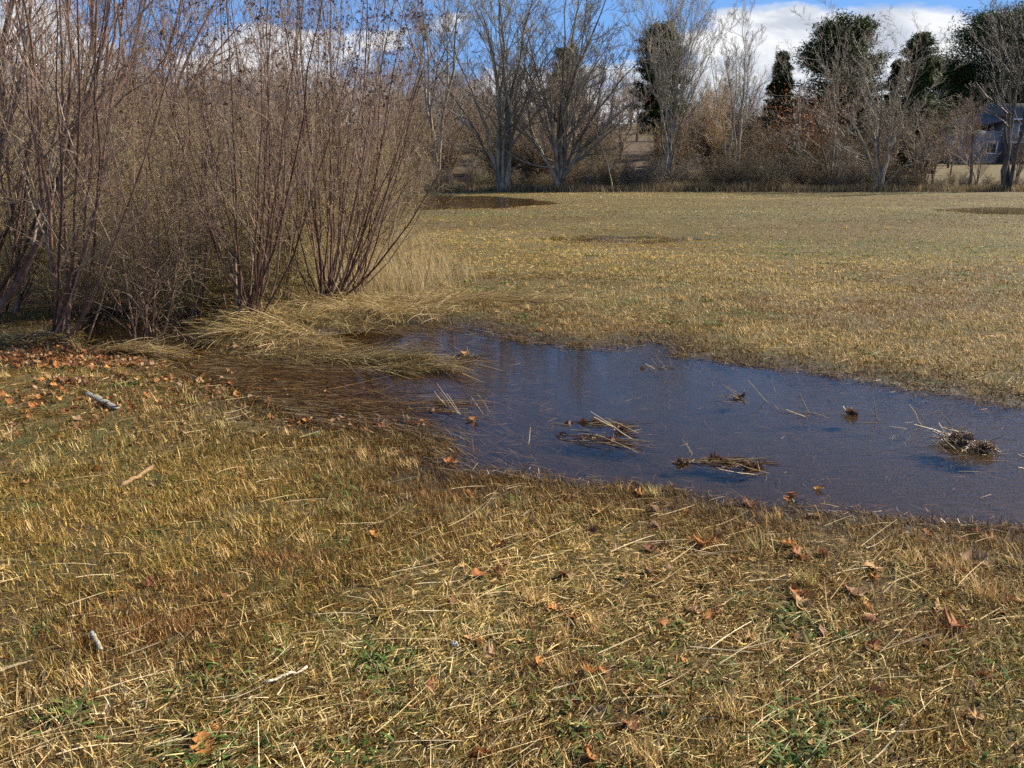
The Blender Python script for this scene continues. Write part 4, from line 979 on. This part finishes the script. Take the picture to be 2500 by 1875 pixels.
def house():
    hy = 75.0; g = lambda px: (px - 1250) / F * hy
    zz = lambda py: CAMH + (HORIZ - py) / F * hy
    x0, x1 = g(2404), g(2404) + 14.0; zg = float(height(np.array([45.0]), np.array([hy]))[0]) - .1; ze = zz(303); zr = zz(262)
    x0w = x0
    root = empty('house', (x0, hy, zg), 'pale blue house with brown roof behind the bare trees at right', 'house')
    X0, X1 = 0, x1 - x0; e = ze - zg; r = zr - zg; D = 7.5
    f = zz(352) - zg
    boxes('wall', [(X0, X1, 0, D, f, e)], M_SIDING, root)
    boxes('foundation', [(X0 + .02, X1 - .02, .03, D - .03, -.3, f - .003)], M_STONE, root)
    ov = .4; th = .14; cx = .9
    V = np.array([(X0 - .3, -ov, e + .02), (X1 + .3, -ov, e + .02), (X1 + .3, D / 2, r), (X0 - .3 - cx * 0, D / 2, r), (X0 - .3, D + ov, e + .02), (X1 + .3, D + ov, e + .02)])
    V = np.vstack([V, V + [0, 0, th]])
    Fq = [(0, 3, 2, 1), (3, 4, 5, 2), (6, 7, 8, 9), (9, 8, 11, 10), (0, 1, 7, 6), (4, 10, 11, 5), (1, 2, 8, 7), (2, 5, 11, 8), (3, 0, 6, 9), (4, 3, 9, 10)]
    mesh_np('roof', V, 4, np.array(Fq), M_ROOF, None, False, root)
    gv = np.array([(X0, .0, e), (X0, D, e), (X0, D / 2, r - .03)]); mesh_np('gable', np.vstack([gv, gv + [.1, 0, 0]]), np.array([3, 3, 4, 4, 4]), np.array([0, 1, 2, 5, 4, 3, 0, 3, 4, 1, 1, 4, 5, 2, 2, 5, 3, 0]), M_SIDING, None, False, root)
    boxes('gutter', [(X0 - .3, X1 + .3, -ov - .13, -ov, e + .02, e + .17)], M_WHITE, root)
    for wx in (1.0, 1.95, 3.6, 4.55, 7.0, 8.2, 10.5):
        w_ = boxes('window', [(wx, wx + .72, -.05, .04, e - 1.35, e - .35)], M_GLASS, root)
        boxes('frame', [(wx - .08, wx, -.08, .03, e - 1.43, e - .27), (wx + .72, wx + .8, -.08, .03, e - 1.43, e - .27), (wx, wx + .72, -.08, .03, e - .35, e - .27), (wx, wx + .72, -.08, .03, e - 1.43, e - 1.35), (wx, wx + .72, -.07, .02, e - .87, e - .83)], M_WHITE, w_)
    boxes('sill_board', [(X0 - .02, X1 + .02, -.06, -.002, f - .04, f + .12)], M_WHITE, root)
    # lower wing at the left with a hipped grey-blue roof
    wx0 = g(2303) - x0; wz = zz(325) - zg; wr_ = zz(292) - zg
    boxes('wing_wall', [(wx0 + .25, -.004, .6, 6.4, -.3, wz)], M_SIDING, root)
    V = np.array([(wx0, .3, wz), (-.004, .3, wz + .9), (-.004, 3.5, wr_ + .5), (wx0 + 1.5, 3.5, wr_), (wx0, 6.7, wz), (-.004, 6.7, wz + .9)])
    V = np.vstack([V, V + [0, 0, .12]])
    Fq = np.array([(0, 3, 2, 1), (3, 4, 5, 2), (6, 7, 8, 9), (9, 8, 11, 10), (0, 1, 7, 6), (4, 10, 11, 5)])
    mesh_np('wing_roof', V, np.array([4] * 6 + [3, 3, ] + [4]), np.concatenate([Fq.ravel(), [0, 4, 3, 6, 9, 10], [0, 6, 10, 4]]), M_WING, None, False, root)
    w_ = boxes('window', [(wx0 + 2.6, wx0 + 3.4, .53, .63, 1.0, 1.9)], M_GLASS, root)
    boxes('frame', [(wx0 + 2.5, wx0 + 2.6, .5, .6, .9, 2.0), (wx0 + 3.4, wx0 + 3.5, .5, .6, .9, 2.0), (wx0 + 2.6, wx0 + 3.4, .5, .6, 1.9, 2.0), (wx0 + 2.6, wx0 + 3.4, .5, .6, .9, 1.0)], M_WHITE, w_)
    # small white-sided outbuilding seen through the tan bush
house()
def bar(p, q, r=.03): return (np.array(p, float), np.array(q, float), r)
def bars(name, bl, mat, parent=None, S=6, col=(.6, .6, .6)):
    P = np.array([[a, b] for a, b, r in bl]); Rr = np.array([[r, r] for a, b, r in bl])
    P = np.concatenate([P[:, :1], P.mean(1, keepdims=True), P[:, 1:]], 1); Rr = np.concatenate([Rr, Rr[:, :1]], 1)
    V, Fq, C = tubes(P, Rr, S, np.repeat([col], len(P), 0)); return mesh_np(name, V, 4, Fq, mat, C, False, parent)
def swing():
    y = 53.0; s = y / F; zb = lambda py: CAMH + (HORIZ - py) * s
    gx = (2020 - 1250) * s; gz = float(height(np.array([gx]), np.array([y]))[0])
    root = empty('garden_swing', (gx, y, gz), 'weathered white garden swing frame standing behind the hedge', 'swing')
    h = zb(362) - gz; l = -.85; r = .75
    bars('frame', [bar((l, -.5, 0), (l + .1, 0, h), .04), bar((l, .5, 0), (l + .1, 0, h), .04), bar((r, -.5, 0), (r - .1, 0, h), .04), bar((r, .5, 0), (r - .1, 0, h), .04), bar((l, 0, h), (r, 0, h), .05)], M_WHITE, root)
    boxes('seat', [(-.55, .5, -.25, .25, .42, .47)], M_WHITE, root); boxes('backrest', [(-.55, .5, .24, .29, .5, .95)], M_WHITE, root)
    bars('chain', [bar((-.5, 0, .5), (-.5, 0, h), .012), bar((.45, 0, .5), (.45, 0, h), .012)], M_WHITE, root)
    for i, (px, lab) in enumerate([(2053, 'left of two upright white garden chairs beside the swing'), (2060, 'right of two upright white garden chairs beside the swing')]):
        x = (px - 1250) * s + i * .35; zc = float(height(np.array([x]), np.array([y]))[0])
        c = empty('garden_chair', (x, y - .3 + i * .2, zc + .3), lab, 'chair', 'white garden chairs by the swing')
        boxes('seat', [(-.24, .24, -.25, .25, .40, .44)], M_WHITE, c); boxes('backrest', [(-.24, .24, .22, .26, .46, 1.05)], M_WHITE, c)
        for lx in (-.21, .21):
            for ly in (-.22, .22): boxes('leg', [(lx - .025, lx + .025, ly - .025, ly + .025, -.3, .395)], M_WHITE, c)
swing()

# ------------------------------------------------------------------ small wooden things and debris
def plank(name, label, p0, p1, wid, th, col, seed, cat, lift=.02):
    rng = np.random.default_rng(seed); a = at(*p0, .04); b = at(*p1, .04); n = 9
    t = np.linspace(0, 1, n); ctr = a[None] * (1 - t[:, None]) + b[None] * t[:, None]
    d = (b - a) / np.linalg.norm(b - a); nn = np.array([-d[1], d[0]]); za = float(height(ctr[:, 0], ctr[:, 1]).max())
    V = []
    for i in range(n):
        w_ = wid * (.5 + .08 * rng.normal()) * (.75 if i in (0, n - 1) else 1); zz = za + lift + .004 * rng.normal()
        for sx, sz in ((-1, 0), (1, 0), (.8, th), (-.8, th)): V.append((*(ctr[i] + nn * w_ * sx), zz + sz * (1 + .1 * rng.normal())))
    Fq = [(0, 1, 2, 3), (4 * n - 1, 4 * n - 2, 4 * n - 3, 4 * n - 4)]
    for i in range(n - 1):
        for j in range(4): Fq.append((4 * i + j, 4 * i + 4 + j, 4 * i + 4 + (j + 1) % 4, 4 * i + (j + 1) % 4))
    o = mesh_np(name, np.array(V), 4, np.array(Fq), M_WOOD, np.repeat([col], len(Fq), 0)); return tag(o, label, cat)
plank('wood_slab', 'grey weathered slab of wood at the edge of the leaf litter', (212, 966), (286, 1004), .05, .014, (.22, .21, .18), 701, 'wood', .002)
plank('wood_stick', 'tan hollow stick lying in grass below the shrubs', (292, 1192), (376, 1140), .028, .016, (.26, .16, .07), 702, 'stick', .002)
plank('wood_lath', 'thin pale grey lath beside the rusty grass', (226, 1560), (250, 1606), .016, .006, (.34, .32, .26), 703, 'lath')
plank('wood_chip', 'tiny white chip in the grass at bottom centre', (1105, 1592), (1118, 1588), .012, .006, (.85, .83, .78), 704, 'chip')
plank('broken_reed', 'thick pale reed stalk lying in the lower centre grass', (648, 1686), (752, 1652), .010, .006, (.78, .68, .46), 705, 'reed')

def reeds(name, label, strokes, seed, r=.003, cat='reed stalks', col=None, cluster=None):
    """strokes: px pairs with height at each end: (x0,y0,z0,x1,y1) second end drawn at the same depth"""
    rng = np.random.default_rng(seed); P = []; Rr = []
    for st in strokes:
        x0, y0, x1, y1 = st[:4]; rr_ = st[4] if len(st) > 4 else r
        g = at(x0, y0, 0); dep = g[1] + (rng.normal(0, .03) if len(st) < 6 else st[5])
        a = np.array([g[0], g[1], -.004]); b = atY(x1, y1, dep); b[2] = max(b[2], .004)
        mid = (a + b) / 2 + rng.normal(0, .004, 3); P.append([a, (a * 3 + b) / 4 + rng.normal(0, .002, 3), mid, b]); rr_ *= .7; Rr.append([rr_, rr_, rr_ * .9, rr_ * .6])
    V, Fq, C = tubes(np.array(P), np.array(Rr), 5, cols(rng, len(P), col or [PALE, (.5, .4, .24), (.32, .22, .12)]))
    return V, Fq, C
def debris(name, label, strokes, seed, heap=None, leaves_=0, cat='debris', **k):
    V, Fq, C = reeds(name, label, strokes, seed, **k); parts = [(V, Fq, C)]
    rng = np.random.default_rng(seed + 1)
    if heap:
        for (a, b, sx, sy, h, n, azd, azs, L) in heap:
            x0, y0 = at(a, b); u = rng.normal(0, 1, (n, 2)); x = x0 + u[:, 0] * sx; y = y0 + u[:, 1] * sy
            z = h * np.exp(-(u ** 2).sum(1) / 2) * rng.random(n) - (.04 if h < .035 else .0) * rng.random(n)
            n_ = n; az = rng.normal(R(azd), R(azs), n); tl = rng.normal(.05 if h < .05 else .15, .03 + 3.2 * h, n); l = rng.uniform(.4, 1.1, n) * L
            e = np.stack([np.cos(az) * np.cos(tl), np.sin(az) * np.cos(tl), np.sin(tl)], 1) * l[:, None]
            A = np.stack([x, y, z], 1); Bp = A + e; Mi = (A + Bp) / 2 + rng.normal(0, .006, A.shape)
            PP = np.stack([A, Mi, Bp], 1); PP[:, :, 2] = np.maximum(PP[:, :, 2], -.05)
            parts.append(tubes(PP, np.repeat(rng.uniform(.0010, .0021, (n, 1)), 3, 1), 4, cols(rng, n, [(.5, .4, .22), (.30, .2, .09), (.17, .09, .035), (.10, .05, .02)])))
            if leaves_:
                for q in range(leaves_):
                    Vl, Fl = LEAVES[rng.integers(0, 7)]; g_ = rng.uniform(0, 6.28); Mz = np.array([[cos(g_), -sin(g_), 0], [sin(g_), cos(g_), 0], [0, 0, 1]])
                    Vx = Vl @ np.array([[1, 0, 0], [0, .7, -.7], [0, .7, .7]]).T @ Mz.T * rng.uniform(.04, .08)
                    uu = rng.normal(0, .6, 2); parts.append((Vx + [x0 + uu[0] * sx, y0 + uu[1] * sy, h * .6 * rng.random()], Fl, np.repeat([np.array([.15, .08, .05]) * rng.uniform(.6, 1.6)], len(Fl), 0)))
    V, Fq, C = join(parts)
    return tag(mesh_np(name, V, 4, Fq, M_WETBLADE, C), label, cat)
debris('reed_heap', 'bristling heap of broken reeds and leaves in the pool at right',
       [(2330, 1050, 2285, 993, .004, .0), (2330, 1055, 2310, 1022, .003), (2315, 1048, 2292, 1032, .004), (2340, 1068, 2232, 1036, .0045), (2360, 1075, 2280, 1050, .004), (2365, 1070, 2320, 1045, .004),
        (2340, 1102, 2303, 1070, .003), (2348, 1098, 2318, 1070, .0025), (2312, 1102, 2275, 1074, .003), (2300, 1114, 2360, 1112, .003), (2390, 1112, 2385, 1080, .003), (2375, 1072, 2345, 1040, .004), (2420, 1100, 2440, 1085, .003)],
       801, [(2355, 1090, .05, .03, .12, 170, 150, 60, .07), (2400, 1105, .05, .025, .08, 150, 100, 90, .06), (2330, 1080, .03, .02, .10, 40, 160, 30, .12)], 7, 'reed heap')
debris('reed_tangle', 'small tangle of reeds with a dark leaf, left of the sticks', [(1810, 972, 1765, 938), (1818, 968, 1778, 945), (1830, 975, 1740, 966), (1825, 980, 1765, 982), (1815, 970, 1817, 952, .004)],
       803, [(1805, 972, .03, .015, .03, 30, 170, 30, .09)], 2, 'reed tangle')
debris('dead_stalks', 'row of bent dead stalks poking out of the pool', [(1872, 980, 1826, 928, .004), (1892, 958, 1886, 912, .002), (1900, 1000, 1890, 988), (1975, 1008, 1952, 960, .004), (1968, 1017, 1920, 1000, .003), (2030, 1020, 1985, 1008, .002), (2140, 1028, 2130, 938, .004),
        (2150, 1028, 2125, 1000, .003), (2165, 1030, 2095, 1037, .003), (2250, 1037, 2220, 987, .004), (2262, 1040, 2245, 1000, .003), (2246, 1036, 2246, 985, .002), (2235, 1030, 2208, 1046, .003), (2215, 1046, 2170, 1040, .002)], 805, [(2010, 1012, .08, .02, .008, 26, 175, 12, .14)])
debris('dark_clod', 'dark clod of leaves with a pale curl in the pool', [(2078, 1012, 2058, 992, .006), (2082, 1010, 2068, 992, .005), (2090, 1014, 2092, 1006, .004)], 807, [(2078, 1014, .018, .01, .06, 60, 90, 90, .03)], 8, 'clod')
debris('reed_drift', 'drifting reeds with pale straws in the middle of the pool', [(1545, 1072, 1442, 1005, .004), (1515, 1048, 1450, 1018, .003), (1560, 1104, 1455, 1060, .002), (1560, 1057, 1478, 1020, .003)],
       809, [(1430, 1030, .10, .04, .006, 120, -24, 10, .26), (1400, 1065, .10, .05, .006, 120, -22, 10, .26), (1480, 1075, .10, .04, .006, 90, -22, 10, .26), (1520, 1052, .04, .02, .025, 60, -25, 30, .10)], 3, 'reed drift')
debris('reed_drift', 'low raft of reeds and reddish leaves near the bank', [(1880, 1155, 1790, 1128, .003), (1860, 1140, 1838, 1125, .003), (1855, 1150, 1850, 1125, .002), (1690, 1105, 1665, 1072, .003), (1690, 1110, 1675, 1078, .002), (1850, 1158, 1755, 1145, .003), (1740, 1128, 1660, 1125, .002)],
       811, [(1730, 1124, .12, .025, .012, 130, -14, 10, .22), (1820, 1140, .05, .02, .03, 90, 170, 25, .11), (1668, 1132, .03, .015, .02, 40, 20, 40, .07)], 4, 'reed drift')
debris('reed_tuft', 'spiky reed tuft leaning left in the pool by the sedge', [(1120, 1010, 1066, 936, .003), (1105, 1000, 1068, 950, .003), (1090, 990, 1060, 955, .002), (1125, 1012, 1090, 960, .002), (1150, 990, 1150, 975, .002), (1180, 1010, 1150, 968, .0015), (1196, 1005, 1165, 960, .0015)],
       813, [(1070, 982, .06, .025, .02, 110, -25, 14, .2), (1040, 1000, .1, .04, .008, 80, -22, 12, .2)], 2, 'reed tuft')
debris('dead_stalk', 'single short cut stalk standing in the near water', [(1290, 1083, 1295, 1043, .004, 0), (1287, 1088, 1292, 1070, .002, 0)], 815, None, 0, 'stalk')
debris('floating_stalks', 'pale stalks reaching in at the right edge of the pool', [(2510, 1118, 2482, 1108, .004), (2500, 1143, 2486, 1141, .004), (2520, 1108, 2490, 1130, .002), (2440, 1150, 2340, 1152, .002), (2500, 1128, 2395, 1146, .002)], 817)
debris('twig_tuft', 'sprig of twigs at the far waterline', [(1620, 892, 1598, 868), (1605, 895, 1590, 875), (1640, 893, 1632, 870, .002), (1600, 900, 1575, 888)], 819, [(1605, 898, .08, .02, .015, 50, 10, 60, .07)], 1)
debris('wet_stems', 'thin stems with bent tips beside the orange leaf on the raft', [(1112, 868, 1108, 812, .003), (1135, 860, 1098, 840, .002), (1080, 850, 1076, 825, .002), (1120, 880, 1225, 925, .004, -.35), (1100, 872, 1210, 918, .003, -.3), (1145, 865, 1140, 845, .004)], 821, [(1128, 878, .06, .04, .06, 160, -30, 60, .1)], 4)

# ------------------------------------------------------------------ say which one: labels of the repeats from what they stand beside
def pick(v, table):
    for lim, txt in table:
        if v < lim: return txt
    return table[-1][1]
HPL = [(1010, 'behind the far long puddle'), (1150, 'left of the twin maples'), (1300, 'at the foot of the many trunked maple'), (1450, 'at the foot of the dark trunked maple'), (1550, 'between central maple and birch clump'), (1680, 'below the birch clump'),
       (1780, 'below the tawny bush'), (1870, 'below the slender pale tree'), (1985, 'in front of the rusty oak'), (2080, 'in front of the garden swing'), (2200, 'around the many stemmed hedge tree'), (2330, 'right of the many stemmed hedge tree'), (9999, 'in front of the house')]
TPL = [(0, 'behind the leaning left trunk'), (200, 'behind the tall left shrub'), (400, 'behind the ditch shrub'), (600, 'behind the mound shrub'), (800, 'behind the right shrub fan'), (1000, 'behind the right tip of the shrubs'), (1150, 'around the straight forked tree'), (1300, 'behind the many trunked maple'),
       (1470, 'behind the dark trunked maple'), (1620, 'beside the columnar pine'), (1780, 'around the tawny bush'), (1900, 'around the small pointed spruce'), (2080, 'beside the rounded pine'), (2220, 'by the twin topped spruce'), (9999, 'beside the big pines')]
LCN = ['orange brown', 'red brown', 'dark brown', 'pinkish tan', 'dark russet', 'light tan', 'pale brown']
lcol = {me.name: LCN[c] + (' lobed' if v < 5 else ' oval') for (v, c), me in _lm.items()}
for o in list(sc.objects):
    if o.parent is not None or 'group' not in o: continue
    x, y = o.location.x, o.location.y; px = 1250 + F * x / max(y * cos(TH), .1); g_ = o['group']
    if g_ == HG:
        o['label'] = o['label'].replace(' in the hedge at the far field edge', ' in the ' + ('hedge ' if y < 48.5 else 'brush ' if y < 60 else 'far brush ') + pick(px, HPL if y < 60 else TPL))
    elif g_ == WG:
        o['label'] = o['label'].replace(' in the wood behind the field', ', ' + ('close behind the hedge, ' if y < 60 else 'part way up the slope, ' if y < 85 else 'far up the slope, ') + pick(px, TPL))
    elif g_ == THG:
        o['label'] = o['label'].replace(' in the thicket behind the red stems', '').replace(' under the taller thicket', '') + (' in the front of the thicket ' if y < 10.3 else ' in the middle of the thicket ' if y < 14.5 else ' deep in the thicket ') + pick(px, TPL[:6])
    elif g_ == 'fallen leaves on the meadow' and 'matted grass' in o['label']:
        s_ = float(np.minimum(*pond_sd(np.array([x]), np.array([y])))[0])
        near = 'by the water' if s_ < .25 else 'on the bank' if s_ < .7 else 'in the near grass' if y < 2.9 else 'in the open grass'
        side = pick(px, [(330, 'left of the tan stick'), (620, 'right of the tan stick'), (1000, 'left of the pool end'), (1350, 'below the pool end'), (1700, 'below the reed drifts'), (2100, 'below the row of dead stalks'), (9999, 'below the bristling reed heap')])
        o['label'] = f"{lcol[o.data.name]} leaf {near} {side}"
    if len(o['label'].split()) > 16: o['label'] = o['label'].replace(' in the middle of the thicket', ' mid thicket').replace(' in the front of the thicket', ' front of thicket').replace(' part way up the slope,', ' up the slope,').replace('grey brown ', 'brown ')
    if len(o['label'].split()) > 16: o['label'] = ' '.join(w_ for w_ in o['label'].split() if w_ not in ('the', 'of'))
